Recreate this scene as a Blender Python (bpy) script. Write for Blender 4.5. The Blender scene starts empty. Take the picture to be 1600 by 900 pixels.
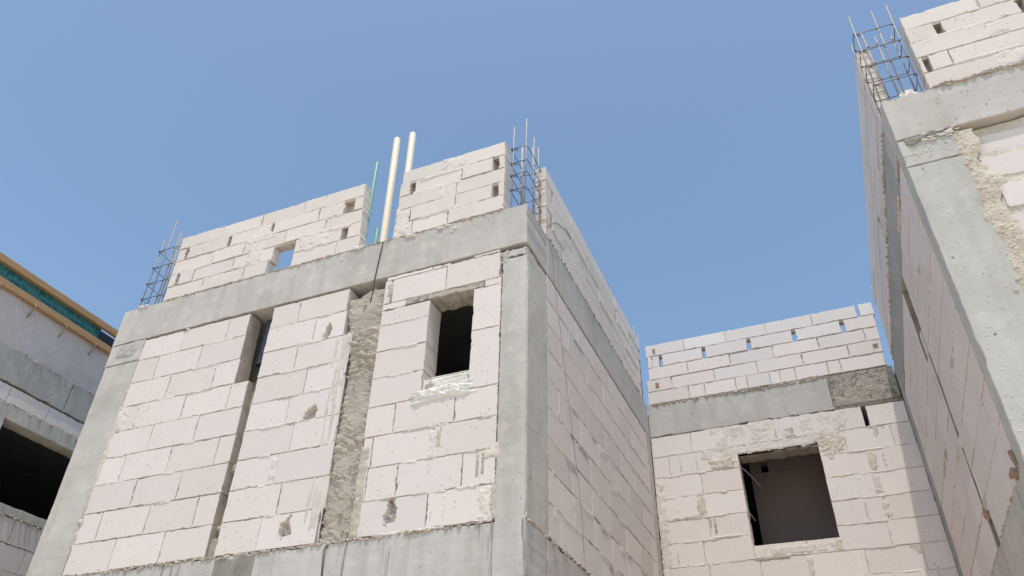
import bpy, bmesh, math, random
from mathutils import Vector, Matrix, noise

random.seed(11)
EYE = 1.55                      # eye height above the ground; shapes below are measured from the eye
C = bpy.context.scene.collection
SC = bpy.context.scene

# ------------------------------------------------------------------ materials
class NT:
    def __init__(s, name, rough=0.9, metal=0.0):
        s.m = bpy.data.materials.new(name); s.m.use_nodes = True
        s.t = s.m.node_tree; s.n = s.t.nodes; s.l = s.t.links
        s.b = s.n['Principled BSDF']; s.b.inputs['Roughness'].default_value = rough
        s.b.inputs['Metallic'].default_value = metal
        s.b.inputs['Specular IOR Level'].default_value = 0.25
        s.tc = s.n.new('ShaderNodeTexCoord').outputs['Object']
    def new(s, t, **k):
        n = s.n.new(t)
        for a, v in k.items(): setattr(n, a, v)
        return n
    def put(s, inp, v):
        if hasattr(v, 'is_linked') or isinstance(v, bpy.types.NodeSocket): s.l.new(v, inp)
        else: inp.default_value = v
    def mapping(s, sc=(1, 1, 1), loc=(0, 0, 0)):
        n = s.new('ShaderNodeMapping'); s.l.new(s.tc, n.inputs[0])
        n.inputs['Scale'].default_value = sc; n.inputs['Location'].default_value = loc
        return n.outputs[0]
    def noise(s, scale, detail=4, rough=0.6, vec=None, dist=0.0):
        n = s.new('ShaderNodeTexNoise'); s.l.new(vec or s.tc, n.inputs['Vector'])
        n.inputs['Scale'].default_value = scale; n.inputs['Detail'].default_value = detail
        n.inputs['Roughness'].default_value = rough; n.inputs['Distortion'].default_value = dist
        return n.outputs['Fac']
    def vor(s, scale, vec=None):
        n = s.new('ShaderNodeTexVoronoi'); s.l.new(vec or s.tc, n.inputs['Vector'])
        n.inputs['Scale'].default_value = scale
        return n.outputs['Distance'], n.outputs['Color']
    def rng(s, v, a, b, c=0.0, d=1.0, smooth=False):
        n = s.new('ShaderNodeMapRange'); s.put(n.inputs['Value'], v)
        if smooth: n.interpolation_type = 'SMOOTHSTEP'
        for k, x in zip(('From Min', 'From Max', 'To Min', 'To Max'), (a, b, c, d)): n.inputs[k].default_value = x
        return n.outputs[0]
    def math(s, op, a, b=0.0, c=0.0):
        n = s.new('ShaderNodeMath', operation=op)
        s.put(n.inputs[0], a); s.put(n.inputs[1], b); s.put(n.inputs[2], c)
        return n.outputs[0]
    def mix(s, f, a, b, mode='MIX'):
        n = s.new('ShaderNodeMix', data_type='RGBA', blend_type=mode)
        s.put(n.inputs[0], f); s.put(n.inputs[6], a); s.put(n.inputs[7], b)
        return n.outputs[2]
    def sep(s, v=None):
        n = s.new('ShaderNodeSeparateXYZ'); s.l.new(v or s.tc, n.inputs[0]); return n.outputs
    def sepc(s, v):
        n = s.new('ShaderNodeSeparateColor'); s.l.new(v, n.inputs[0]); return n.outputs
    def island(s):
        return s.new('ShaderNodeNewGeometry').outputs['Random Per Island']
    def bump(s, h, strength=0.5, dist=0.01, prev=None):
        n = s.new('ShaderNodeBump'); s.put(n.inputs['Height'], h)
        n.inputs['Strength'].default_value = strength; n.inputs['Distance'].default_value = dist
        if prev is not None: s.l.new(prev, n.inputs['Normal'])
        return n.outputs[0]
    def done(s, col, nrm=None, rough=None):
        s.put(s.b.inputs['Base Color'], col)
        if nrm is not None: s.l.new(nrm, s.b.inputs['Normal'])
        if rough is not None: s.put(s.b.inputs['Roughness'], rough)
        return s.m

def c4(r, g, b): return (r, g, b, 1.0)

def pits(M, scale, size, keep, vec=None):
    """sparse small round holes: 1 inside a hole"""
    d, c = M.vor(scale, vec)
    r = M.sepc(c)
    sz = M.math('MULTIPLY', r[1], size)
    inside = M.math('LESS_THAN', d, sz)
    k = M.math('LESS_THAN', r[0], keep)
    return M.math('MULTIPLY', inside, k)

def block_material(name, tint=(0.69, 0.629, 0.585), dirty=0.16):
    M = NT(name, 0.95)
    isl = M.island()
    val = M.rng(isl, 0, 1, 0.925, 1.03)
    ab = M.math('FRACT', M.math('MULTIPLY', isl, 37.3))
    base = M.mix(M.rng(ab, 0.3, 1.0, 0, 0.7), c4(*tint), c4(tint[0]*0.985, tint[1]*0.955, tint[2]*0.93))
    base = M.mix(1.0, base, M.grey(val), 'MULTIPLY')
    big = M.noise(2.3, 5, 0.65)
    base = M.mix(M.rng(big, 0.42, 0.72, 0, dirty), base, c4(0.56, 0.49, 0.41))
    fine = M.noise(40, 6, 0.7)
    base = M.mix(M.rng(fine, 0.5, 0.8, 0, 0.20), base, c4(0.52, 0.46, 0.41))
    # saw marks along the block
    saw = M.noise(1.0, 3, 0.6, M.mapping((2.0, 2.0, 130.0)))
    base = M.mix(M.rng(saw, 0.55, 0.75, 0, 0.10), base, c4(0.45, 0.40, 0.36))
    p1 = pits(M, 17, 0.15, 0.22); p2 = pits(M, 45, 0.26, 0.16)
    pm = M.math('GREATER_THAN', M.math('ADD', M.noise(1.7, 3), M.math('MULTIPLY', isl, 0.25)), 0.60)
    pp = M.math('MAXIMUM', p1, M.math('MULTIPLY', p2, pm))
    base = M.mix(M.math('MULTIPLY', pp, 0.65), base, c4(0.20, 0.15, 0.12))
    scr = M.noise(3.0, 8, 0.75, M.mapping((1.0, 1.0, 3.0)), 1.5)
    line = M.math('LESS_THAN', M.math('ABSOLUTE', M.math('SUBTRACT', scr, 0.60)), 0.0035)
    base = M.mix(M.math('MULTIPLY', line, 0.16), base, c4(0.34, 0.28, 0.23))
    h = M.math('SUBTRACT', M.math('ADD', M.math('MULTIPLY', fine, 0.5), M.math('ADD', M.math('MULTIPLY', saw, 0.25), M.math('MULTIPLY', M.noise(9, 4), 0.9))), M.math('MULTIPLY', pp, 1.2))
    return M.done(base, M.bump(h, 0.55, 0.0035))
def _grey(s, v):
    n = s.new('ShaderNodeCombineColor')
    for i in range(3): s.put(n.inputs[i], v)
    return n.outputs[0]
NT.grey = _grey

def concrete_material(name, base=(0.535, 0.502, 0.458), dark=(0.40, 0.375, 0.335), rough_amt=1.0, drip=None, speck=0.0, mott=0.8):
    M = NT(name, 0.88)
    n1 = M.noise(1.1, 6, 0.62); n2 = M.noise(7.0, 7, 0.65); n3 = M.noise(55, 5, 0.7)
    st = M.noise(1.0, 5, 0.6, M.mapping((7.0, 7.0, 0.45)))
    col = M.mix(M.rng(n1, 0.38, 0.66, 0, mott), c4(*base), c4(*dark))
    col = M.mix(M.rng(st, 0.48, 0.70, 0, 0.5), col, c4(dark[0]*0.92, dark[1]*0.9, dark[2]*0.86))
    col = M.mix(M.rng(n2, 0.50, 0.72, 0, 0.55), col, c4(min(1, base[0]*1.22), min(1, base[1]*1.2), min(1, base[2]*1.16)))
    col = M.mix(M.rng(n3, 0.5, 0.85, 0, 0.35), col, c4(dark[0]*0.7, dark[1]*0.68, dark[2]*0.62))
    # faint marks of the form boards
    z = M.sep()[2]
    wob = M.math('MULTIPLY_ADD', M.noise(2.0, 3), 0.05, z)
    bd = M.math('FRACT', M.math('MULTIPLY', wob, 7.5))
    bl = M.math('LESS_THAN', bd, 0.03)
    col = M.mix(M.math('MULTIPLY', bl, 0.2), col, c4(*[x*0.6 for x in dark]))
    p1 = pits(M, 10, 0.12, 0.6); p2 = pits(M, 30, 0.22, 0.30)
    pp = M.math('MAXIMUM', p1, p2)
    col = M.mix(M.math('MULTIPLY', pp, 0.7), col, c4(0.12, 0.11, 0.095))
    if speck:
        sp = M.noise(30, 6, 0.8); sp2 = M.noise(6, 5, 0.7)
        col = M.mix(M.math('MULTIPLY', M.rng(M.math('ADD', sp, M.math('MULTIPLY', sp2, 0.6)), 0.80, 0.95), speck), col, c4(0.11, 0.10, 0.075))
    if drip:
        z0, z1 = drip
        dn = M.noise(1.0, 3, 0.6, M.mapping((26.0, 26.0, 0.9)), 0.2)
        ln = M.math('ADD', z, M.math('MULTIPLY', M.noise(5.0, 2, 0.5, M.mapping((1, 1, 0.0))), 0.30))
        dr = M.math('MULTIPLY', M.math('MULTIPLY', M.rng(dn, 0.61, 0.67), M.rng(M.noise(1.6, 2, 0.5, M.mapping((1, 1, 0.0))), 0.40, 0.50)), M.rng(ln, z0, z1, 0, 1))
        col = M.mix(M.math('MULTIPLY', dr, 0.75), col, c4(0.15, 0.135, 0.115))
    h = M.math('ADD', M.math('MULTIPLY', n2, 0.8), M.math('MULTIPLY', n3, 0.45 + speck*0.4))
    h = M.math('SUBTRACT', h, M.math('MULTIPLY', pp, 1.0))
    h = M.math('SUBTRACT', h, M.math('MULTIPLY', bl, 0.15))
    nb = M.bump(n1, 0.6, 0.02)
    return M.done(col, M.bump(h, 0.6, 0.004*rough_amt, nb))

def mortar_material(name, a=(0.52, 0.465, 0.39), b=(0.36, 0.315, 0.26), amp=1.0):
    M = NT(name, 0.95)
    n1 = M.noise(5, 6, 0.7); n2 = M.noise(38, 6, 0.75)
    col = M.mix(M.rng(n1, 0.36, 0.66), c4(*a), c4(*b))
    col = M.mix(M.rng(n2, 0.5, 0.78, 0, 0.5), col, c4(*[x*0.62 for x in b]))
    col = M.mix(M.rng(n2, 0.46, 0.25, 0, 0.35), col, c4(*[min(1, x*1.2) for x in a]))
    p = pits(M, 45, 0.3, 0.3)
    col = M.mix(M.math('MULTIPLY', p, 0.5), col, c4(0.14, 0.115, 0.09))
    h = M.math('ADD', M.math('MULTIPLY', n1, 0.6), M.math('MULTIPLY', n2, 0.6))
    h = M.math('SUBTRACT', h, M.math('MULTIPLY', p, 0.6))
    return M.done(col, M.bump(h, 0.8, 0.008*amp))

def plain_material(name, col, rough=0.5, metal=0.0, var=0.25, scale=12, stretch=(1, 1, 1), bump=0.0):
    M = NT(name, rough, metal)
    n = M.noise(scale, 5, 0.65, M.mapping(stretch))
    k = M.mix(M.rng(n, 0.38, 0.68, 0, var), c4(*col), c4(*[x*0.45 for x in col]))
    return M.done(k, M.bump(n, 0.5, bump) if bump else None)

MAT = {}
MAT['block'] = block_material('aerated_block')
MAT['block_old'] = block_material('aerated_block_dusty', (0.70, 0.637, 0.583), 0.30)
MAT['block_clean_lit'] = block_material('aerated_block_clean_lit', (0.765, 0.703, 0.66), 0.07)  # cleaner block for the recessed house; missing light put into its paler tint
MAT['block_shade'] = block_material('aerated_block_shade_side', (0.725, 0.652, 0.61), 0.25)  # block copy for the shaded flank; pinkish bounce light put into its tint
MAT['conc'] = concrete_material('cast_concrete')
MAT['conc_base'] = concrete_material('drip_stained_concrete', (0.525, 0.495, 0.455), (0.395, 0.37, 0.335), 1.0, (1.45, 1.78))
MAT['conc_side'] = concrete_material('dusty_concrete', (0.54, 0.515, 0.46), (0.39, 0.365, 0.32), 1.3)
MAT['conc_dark'] = concrete_material('dark_concrete', (0.30, 0.28, 0.24), (0.18, 0.165, 0.14), 1.0)
MAT['conc_rough'] = concrete_material('honeycombed_concrete', (0.49, 0.455, 0.39), (0.32, 0.29, 0.24), 2.6, None, 0.8)
MAT['conc_grey'] = concrete_material('smooth_grey_concrete', (0.515, 0.495, 0.455), (0.425, 0.405, 0.37), 0.8, None, 0, 0.6)
MAT['conc_dim'] = concrete_material('grey_band_concrete', (0.42, 0.405, 0.375), (0.30, 0.285, 0.26), 1.0)
MAT['mortar'] = mortar_material('joint_mortar', (0.56, 0.50, 0.42), (0.40, 0.345, 0.275))
MAT['joint'] = mortar_material('joint_bed', (0.58, 0.51, 0.43), (0.30, 0.25, 0.20))
MAT['joint_dark'] = mortar_material('joint_bed_dark', (0.40, 0.335, 0.27), (0.20, 0.165, 0.13))
MAT['strip_beige'] = mortar_material('beige_mortar', (0.63, 0.56, 0.465), (0.48, 0.41, 0.325))
MAT['joint_pale'] = mortar_material('joint_bed_pale', (0.66, 0.60, 0.53), (0.46, 0.405, 0.345))
MAT['cream'] = mortar_material('cream_mortar', (0.71, 0.64, 0.54), (0.54, 0.465, 0.375))
MAT['strip'] = mortar_material('rough_cast_mortar', (0.46, 0.405, 0.34), (0.345, 0.295, 0.24), 0.9)
MAT['smear'] = mortar_material('pale_mortar', (0.74, 0.70, 0.63), (0.60, 0.55, 0.47), 0.6)
MAT['render_grey'] = mortar_material('grey_render', (0.56, 0.505, 0.48), (0.49, 0.435, 0.415), 0.5)
MAT['soffit'] = mortar_material('shaded_brown_lintel', (0.34, 0.285, 0.24), (0.25, 0.21, 0.17))  # brown stands in for the shade on the underside of this lintel
MAT['pale_wash'] = mortar_material('pale_grey_wash', (0.64, 0.59, 0.525), (0.50, 0.455, 0.40), 0.6)
MAT['white'] = mortar_material('white_mortar', (0.80, 0.77, 0.71), (0.70, 0.66, 0.59), 0.7)
MAT['grey_smear'] = mortar_material('grey_mortar', (0.50, 0.475, 0.43), (0.37, 0.34, 0.30), 0.6)
MAT['plaster'] = mortar_material('thin_plaster', (0.715, 0.65, 0.59), (0.635, 0.57, 0.505), 0.6)
MAT['rust'] = mortar_material('rusty_mortar', (0.40, 0.27, 0.19), (0.27, 0.18, 0.125))
MAT['rebar'] = plain_material('weathered_steel', (0.36, 0.325, 0.295), 0.55, 0.3, 0.5, 40)
MAT['stirrup'] = plain_material('dark_steel_wire', (0.13, 0.115, 0.105), 0.5, 0.4, 0.4, 40)
MAT['cream_pipe'] = plain_material('cream_plastic', (0.77, 0.68, 0.53), 0.42, 0, 0.10, 5, (1, 1, 0.3))
MAT['green_pipe'] = plain_material('green_plastic', (0.19, 0.40, 0.31), 0.4, 0, 0.2, 6)
MAT['blue_pipe'] = plain_material('slate_blue_plastic', (0.085, 0.10, 0.14), 0.35, 0, 0.2, 6)
MAT['cable'] = plain_material('black_rubber', (0.05, 0.048, 0.045), 0.6, 0, 0.2)
MAT['wire'] = plain_material('grey_wire', (0.16, 0.14, 0.125), 0.6, 0, 0.3)
MAT['pale_wire'] = plain_material('pale_wire', (0.45, 0.44, 0.42), 0.5, 0.2, 0.2)
MAT['wood'] = plain_material('raw_pine', (0.46, 0.285, 0.145), 0.75, 0, 0.55, 9, (14, 0.7, 14), 0.002)
MAT['ply'] = plain_material('teal_film_plywood', (0.018, 0.115, 0.12), 0.45, 0, 0.45, 7)
MAT['recess_dark'] = plain_material('dark_recess_backing', (0.03, 0.036, 0.05), 0.5, 0, 0.2)
MAT['print'] = plain_material('pale_teal_print', (0.10, 0.30, 0.29), 0.6, 0, 0.3, 30)
MAT['ink'] = plain_material('stamp_ink', (0.20, 0.165, 0.15), 0.9, 0, 0.5, 160)
MAT['blue'] = plain_material('blue_plastic', (0.03, 0.09, 0.35), 0.4)
MAT['dark'] = plain_material('blue_cast_render', (0.22, 0.235, 0.27), 0.95, 0, 0.3, 3)  # bluish cast of the room light put into the wall colour
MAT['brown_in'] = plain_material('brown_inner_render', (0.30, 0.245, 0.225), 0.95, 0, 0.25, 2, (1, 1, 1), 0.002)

# ------------------------------------------------------------------ mesh helpers
class MB:
    def __init__(s): s.v = []; s.f = []; s.mi = []; s.cur = 0
    def add(s, vs, fs):
        o = len(s.v); s.v += [tuple(p) for p in vs]
        s.f += [tuple(i + o for i in f) for f in fs]; s.mi += [s.cur]*len(fs)
    def build(s, name, mat, parent=None, smooth=False, recalc=True):
        me = bpy.data.meshes.new(name)
        off = Vector(parent_world(parent)) if parent is not None else Vector((0, 0, 0))
        me.from_pydata([tuple(Vector(p) - off) for p in s.v], [], s.f)
        mats = mat if isinstance(mat, (list, tuple)) else [mat]
        for m in mats: me.materials.append(MAT[m])
        if len(mats) > 1: me.polygons.foreach_set('material_index', s.mi)
        if recalc:
            b = bmesh.new(); b.from_mesh(me); bmesh.ops.recalc_face_normals(b, faces=b.faces); b.to_mesh(me); b.free()
        if smooth: me.polygons.foreach_set('use_smooth', [True]*len(me.polygons))
        me.update()
        o = bpy.data.objects.new(name, me); C.objects.link(o)
        if parent is not None: o.parent = parent
        if name == 'mortar_crumbs': o['kind'] = 'stuff'
        return o

def parent_world(p):
    l = Vector((0, 0, 0))
    while p is not None:
        l = l + p.location; p = p.parent
    return l

def thing(name, label, cat, loc, group=None):
    o = bpy.data.objects.new(name, None); C.objects.link(o); o.location = loc
    o.empty_display_size = 0.3
    return tag(o, label, cat, group)
def tag(o, label, cat, group=None):
    o['label'] = label; o['category'] = cat
    if group: o['group'] = group
    return o

# wall frames: (along, height, outward) -> point
YF, XS, YB, YR, XR, XL = 4.42, -1.803, 8.29, 4.375, 0.949, -7.88
def F_front(u, z, d=0.0): return (u, YF - d, z)
def F_side(u, z, d=0.0): return (XS + d, u, z)
def F_back(u, z, d=0.0): return (u, YB - d, z)
def F_rfront(u, z, d=0.0): return (u, YR - d, z)
def F_rside(u, z, d=0.0): return (XR - d, u, z)
def F_left(u, z, d=0.0): return (XL + d, u, z)

def outline(u0, u1, z0, z1, rnd, step, jit, chip, cdep, rad):
    """irregular rectangle: list of (u, z, nu, nz) with the inward direction"""
    pts = []
    def edge(a, b, n_in):
        L = math.hypot(b[0]-a[0], b[1]-a[1]); n = max(2, int(L/step))
        run = 0; dep = 0; ph = rnd.uniform(0, 50)
        for i in range(n):
            t = i/n
            if run > 0: run -= 1; off = dep*rnd.uniform(0.6, 1.1)
            elif rnd.random() < chip and 0 < i < n-1:
                run = rnd.randint(0, 2); dep = rnd.uniform(0.35, 1.0)*cdep; off = dep*0.7
            else: off = abs(rnd.gauss(0, jit))
            off += jit*0.8*(1+math.sin(ph + t*L*23))
            nu, nz = n_in
            if i == 0:
                continue
            pts.append((a[0]+(b[0]-a[0])*t + nu*off, a[1]+(b[1]-a[1])*t + nz*off, nu, nz))
    def corner(u, z, su, sz):
        r = rad*rnd.uniform(0.3, 1.0)
        if rnd.random() < chip*2.0: r = cdep*rnd.uniform(0.8, 1.9)
        return [(u+su*r, z, su*0.2, sz), (u+su*r*0.3, z+sz*r*0.3, su*0.7, sz*0.7), (u, z+sz*r, su, sz*0.2)]
    c = corner(u0, z0, 1, 1); pts += [c[2], c[1], c[0]]
    edge((u0, z0), (u1, z0), (0, 1))
    c = corner(u1, z0, -1, 1); pts += c
    edge((u1, z0), (u1, z1), (-1, 0))
    c = corner(u1, z1, -1, -1); pts += [c[2], c[1], c[0]]
    edge((u1, z1), (u0, z1), (0, -1))
    c = corner(u0, z1, 1, -1); pts += c
    edge((u0, z1), (u0, z0), (1, 0))
    return pts

def block(mb, fr, u0, u1, z0, z1, d=0.0, depth=0.2, rnd=random, step=0.019, jit=0.0010, chip=0.105, cdep=0.011, rad=0.005, bev=0.002, tilt=(0.004, 0.006), gap=0.0016):
    gap = gap*rnd.uniform(0.6, 1.9); u0 += gap; u1 -= gap; z0 += gap; z1 -= gap
    if u1-u0 < 0.008 or z1-z0 < 0.008: return
    P = outline(u0, u1, z0, z1, rnd, step, jit, chip, cdep, rad)
    uc, zc = (u0+u1)/2, (z0+z1)/2
    a = rnd.gauss(0, tilt[0]); b = rnd.gauss(0, tilt[1])
    def dd(u, z): return d + a*(u-uc) + b*(z-zc)
    n = len(P); vs = []
    for (u, z, nu, nz) in P: vs.append(fr(u+nu*bev, z+nz*bev, dd(u, z)))
    for (u, z, nu, nz) in P: vs.append(fr(u, z, dd(u, z)-bev*1.3))
    for (u, z, nu, nz) in P: vs.append(fr(u, z, d-depth))
    fs = [tuple(range(n)), tuple(reversed(range(2*n, 3*n)))]
    for i in range(n):
        j = (i+1) % n
        fs.append((i, j, n+j, n+i)); fs.append((n+i, n+j, 2*n+j, 2*n+i))
    mb.add(vs, fs)

def course(mb, fr, z0, z1, joints, skip=(), **k):
    for i in range(len(joints)-1):
        if i in skip: continue
        kk = dict(k); kk['d'] = k.get('d', 0.0) + kk.get('rnd', random).uniform(-1, 1)*k.get('dvar', 0.0015)
        kk.pop('dvar', None)
        w0 = kk.get('rnd', random).uniform(-0.0015, 0.0015)
        block(mb, fr, joints[i], joints[i+1], z0+w0, z1+w0, **kk)

def bond(u0, u1, start, L=0.503):
    j = [u0]; x = start
    while x < u0+0.06: x += L
    while x < u1-0.06:
        j.append(x + random.uniform(-0.012, 0.012)); x += L
    return j+[u1]

def fbm(u, z, s, seed=0.0, o=4):
    return noise.fractal(Vector((u*s, z*s, seed)), 1.0, 2.1, o)

def relief(mb, fr, u0, u1, z0, z1, h, res=0.012, cut=-0.012):
    nu = max(1, int(round((u1-u0)/res))); nz = max(1, int(round((z1-z0)/res)))
    H = {}
    for j in range(nz+1):
        for i in range(nu+1):
            u = u0+(u1-u0)*i/nu; z = z0+(z1-z0)*j/nz
            H[i, j] = (u, z, h(u, z))
    idx = {}; vs = []; fs = []
    def vi(k):
        if k not in idx:
            idx[k] = len(vs); u, z, d = H[k]; vs.append(fr(u, z, d))
        return idx[k]
    for j in range(nz):
        for i in range(nu):
            q = [(i, j), (i+1, j), (i+1, j+1), (i, j+1)]
            if max(H[k][2] for k in q) < cut: continue
            fs.append(tuple(vi(k) for k in q))
    mb.add(vs, fs)

HOLES = [(-3.625, 3.565, 0.035, 0.06), (-3.64, 2.76, 0.06, 0.09), (-3.675, 1.87, 0.05, 0.075), (-2.80, 1.90, 0.045, 0.10)]
def joint_bed(mb, fr, u0, u1, z0, z1, lo=-0.024, hi=-0.0035, seed=0.0, res=0.03):
    def h(u, z):
        n = fbm(u, z, 3.0, seed, 4)*1.7 + 0.55 + fbm(u, z, 17, seed+3, 2)*0.5
        if fr is F_front:
            for (cu, cz, rw, rh) in HOLES:
                if abs(u-cu) < rw*1.5+0.03 and abs(z-cz) < rh*1.5+0.03: return -0.13
        n = min(1, max(0, n)); return lo + (hi-lo)*n
    c0 = mb.cur; mb.cur = 1; relief(mb, fr, u0, u1, z0, z1, h, res, -9); mb.cur = c0

def box(mb, x0, x1, y0, y1, z0, z1):
    v = [(x, y, z) for x in (x0, x1) for y in (y0, y1) for z in (z0, z1)]
    mb.add(v, [(0, 1, 3, 2), (4, 6, 7, 5), (0, 4, 5, 1), (2, 3, 7, 6), (0, 2, 6, 4), (1, 5, 7, 3)])

def concrete(mb, fr, u0, u1, z0, z1, d=0.0, depth=0.2, chip=0.03, cdep=0.014, step=0.04, **k):
    block(mb, fr, u0, u1, z0, z1, d, depth, random, step, k.get('jit', 0.0016), chip, cdep, 0.006, 0.004, (0, 0), k.get('gap', 0.0))

def tube(mb, pts, r, n=8, cap=True, hollow=0.0):
    pts = [Vector(p) for p in pts]; rings = []; prev = None
    for i, p in enumerate(pts):
        t = (pts[min(i+1, len(pts)-1)] - pts[max(i-1, 0)]).normalized()
        up = Vector((0, 0, 1)) if abs(t.z) < 0.9 else Vector((1, 0, 0))
        if prev is None: a = t.cross(up).normalized()
        else: a = (prev - t*prev.dot(t)).normalized()
        prev = a; b = t.cross(a)
        rings.append([p + (a*math.cos(2*math.pi*k/n) + b*math.sin(2*math.pi*k/n))*r for k in range(n)])
    vs = [v for R in rings for v in R]; fs = []
    for i in range(len(pts)-1):
        for k in range(n):
            fs.append((i*n+k, i*n+(k+1) % n, (i+1)*n+(k+1) % n, (i+1)*n+k))
    if cap:
        fs.append(tuple(reversed(range(n)))); fs.append(tuple(range((len(pts)-1)*n, len(pts)*n)))
    mb.add(vs, fs)

def pipe_mesh(mb, p0, p1, r, wall=0.006, n=20):
    """straight open pipe with a wall thickness"""
    p0, p1 = Vector(p0), Vector(p1); t = (p1-p0).normalized()
    a = t.cross(Vector((0, 1, 0.01))).normalized(); b = t.cross(a)
    def ring(p, rr): return [p + (a*math.cos(2*math.pi*k/n)+b*math.sin(2*math.pi*k/n))*rr for k in range(n)]
    R = [ring(p0, r), ring(p1-t*0.004, r), ring(p1, r-0.002), ring(p1, r-wall), ring(p1-t*0.25, r-wall)]
    vs = [v for q in R for v in q]; fs = []
    for i in range(len(R)-1):
        for k in range(n): fs.append((i*n+k, i*n+(k+1) % n, (i+1)*n+(k+1) % n, (i+1)*n+k))
    fs.append(tuple(range(4*n, 5*n))); fs.append(tuple(range(n)))
    mb.add(vs, fs)

def lump(mb, c, s, seed, sub=2, sq=(1, 1, 1)):
    b = bmesh.new(); bmesh.ops.create_icosphere(b, subdivisions=sub, radius=1)
    vs = []
    for v in b.verts:
        k = 1 + 0.55*noise.fractal(v.co*1.3+Vector((seed, seed*2, 0)), 1, 2, 3)
        vs.append((c[0]+v.co.x*s*sq[0]*k, c[1]+v.co.y*s*sq[1]*k, c[2]+v.co.z*s*sq[2]*k))
    fs = [tuple(v.index for v in f.verts) for f in b.faces]
    b.free(); mb.add(vs, fs)

def crumbs(mb, fr, u0, u1, z, n, smin, smax, dmin=0.0, dmax=0.01, zj=0.008):
    for i in range(n):
        s = random.uniform(smin, smax)
        lump(mb, fr(random.uniform(u0, u1), z+random.uniform(-zj, zj), random.uniform(dmin, dmax)), s, random.uniform(0, 90), 1, (1.4, 1, 0.8))

def text_mesh(mb, txt, fr, u, z, size, d, down=True, sx=1.0):
    """lettering painted on a wall; down=True runs it from top to bottom"""
    cu = bpy.data.curves.new('t', 'FONT'); cu.body = txt; cu.size = size
    ob = bpy.data.objects.new('t', cu); C.objects.link(ob)
    dg = bpy.context.evaluated_depsgraph_get(); dg.update()
    me = bpy.data.meshes.new_from_object(ob.evaluated_get(dg))
    vs = []
    for v in me.vertices:
        a, b = v.co.x*sx, v.co.y
        if down: vs.append(fr(u+b, z-a, d))
        else: vs.append(fr(u+a, z+b, d))
    mb.add(vs, [tuple(p.vertices) for p in me.polygons])
    bpy.data.objects.remove(ob); bpy.data.curves.remove(cu); bpy.data.meshes.remove(me)

def cage(parent, us, vs_, z0, tops, rings, fr, bend=0.0):
    """rebar cage: parts rebar (one per bar) and stirrup (one per hoop) under a rebar_cage part"""
    root = bpy.data.objects.new('rebar_cage', None); C.objects.link(root); root.parent = parent
    root.empty_display_size = 0.1
    root.location = Vector(fr(us[0], z0, -vs_[0])) - parent_world(parent)
    bars = []
    for k, (u, dv, top) in enumerate(tops):
        mb = MB(); lean = random.uniform(-1, 1)*0.022; lv = random.uniform(-1, 1)*0.02
        tube(mb, [fr(u, z0-0.03, -dv), fr(u+lean*0.5, (z0+top)/2, -dv-lv*0.3), fr(u+lean, top, -dv-lv)], 0.0062, 8)
        o = mb.build('rebar', 'rebar', root, True)
    for z in rings:
        mb = MB(); t = random.uniform(-0.012, 0.012); w = random.uniform(-0.008, 0.008)
        a0, a1 = us[0]-0.008, us[1]+0.008; b0, b1 = vs_[0]-0.008, vs_[1]+0.008
        q = [(a0, b0, z), (a1, b0, z+t), (a1, b1, z+t+w), (a0, b1, z+w), (a0, b0, z+0.012)]
        loop = []
        for i in range(4):
            for s in (0.04, 0.5, 0.96):
                A, B = q[i], q[i+1]; loop.append(tuple(A[j]+(B[j]-A[j])*s for j in range(3)))
        hook = (a0+0.05, b0+0.05, z+0.02); loop = [hook]+loop+[q[4], (a0+0.05, b0+0.04, z+0.03)]
        tube(mb, [fr(u, zz, -v) for (u, v, zz) in loop], 0.0034, 6)
        for (u, dv, top) in tops:
            if z < top: lump(mb, fr(u, z-0.004, -dv+0.004), 0.0075, random.uniform(0, 50), 1, (1, 1, 1.3))
        mb.build('stirrup', 'stirrup', root, True)
    return root

def boxes(name, mat, parent, L):
    for b in L:
        mb = MB(); box(mb, *b); mb.build(name, mat, parent)
def lumps(name, mat, parent, fr, L):
    for (u, z, d, s_, seed, sq) in L:
        mb = MB(); lump(mb, fr(u, z, d), s_, seed, 2, sq); mb.build(name, mat, parent, True)

def joint_smears(fr, spans, n, parent, mat='plaster', seed=0):
    """thin mortar squeezed out along the bed and head joints"""
    r = random.Random(seed); mb = MB()
    for i in range(n):
        u0, u1, k0, k1 = r.choice(spans); k = r.randint(k0, k1)
        if r.random() < 0.95:
            w = r.uniform(0.05, 0.30); hh = r.uniform(0.010, 0.024); u = r.uniform(u0, max(u0+0.01, u1-w)); z = zc(k)
            a, b, c, d = u, min(u1, u+w), z-hh*0.7, z+hh*0.5
        else:
            w = r.uniform(0.015, 0.035); u = r.uniform(u0, u1-w); z = zc(k); a, b, c, d = u, u+w, z+0.01, z+0.24
        um, zm = (a+b)/2, (c+d)/2; sd = r.uniform(0, 99)
        def h(x, y):
            e = 1-max(abs(x-um)/((b-a)/2+1e-4), abs(y-zm)/((d-c)/2+1e-4))
            v = min(1, e*1.8)+0.8*noise.fractal(Vector((x*26, y*60, sd)), 1, 2, 3)-0.35
            return min(0.0045, v*0.006) if v > 0 else -0.006
        relief(mb, fr, a-0.01, b+0.01, c-0.008, d+0.008, h, 0.0065, -0.001)
    o = mb.build('mortar_smear', mat, parent, True, False); o['kind'] = 'stuff'
    return o

def zc(k): return 1.735 + 0.25*k
ROW = [4.42, 4.59, 4.757, 4.925, 5.09, 5.255]

HG = 'unfinished block houses built side by side'
# =================================================================== MAIN HOUSE
main = thing('unfinished_house', 'unfinished white block house in the middle with small dark window and cream roof pipes', 'house', (-4.0, 6.4, -EYE), HG)
rnd = random.Random(5)

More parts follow.
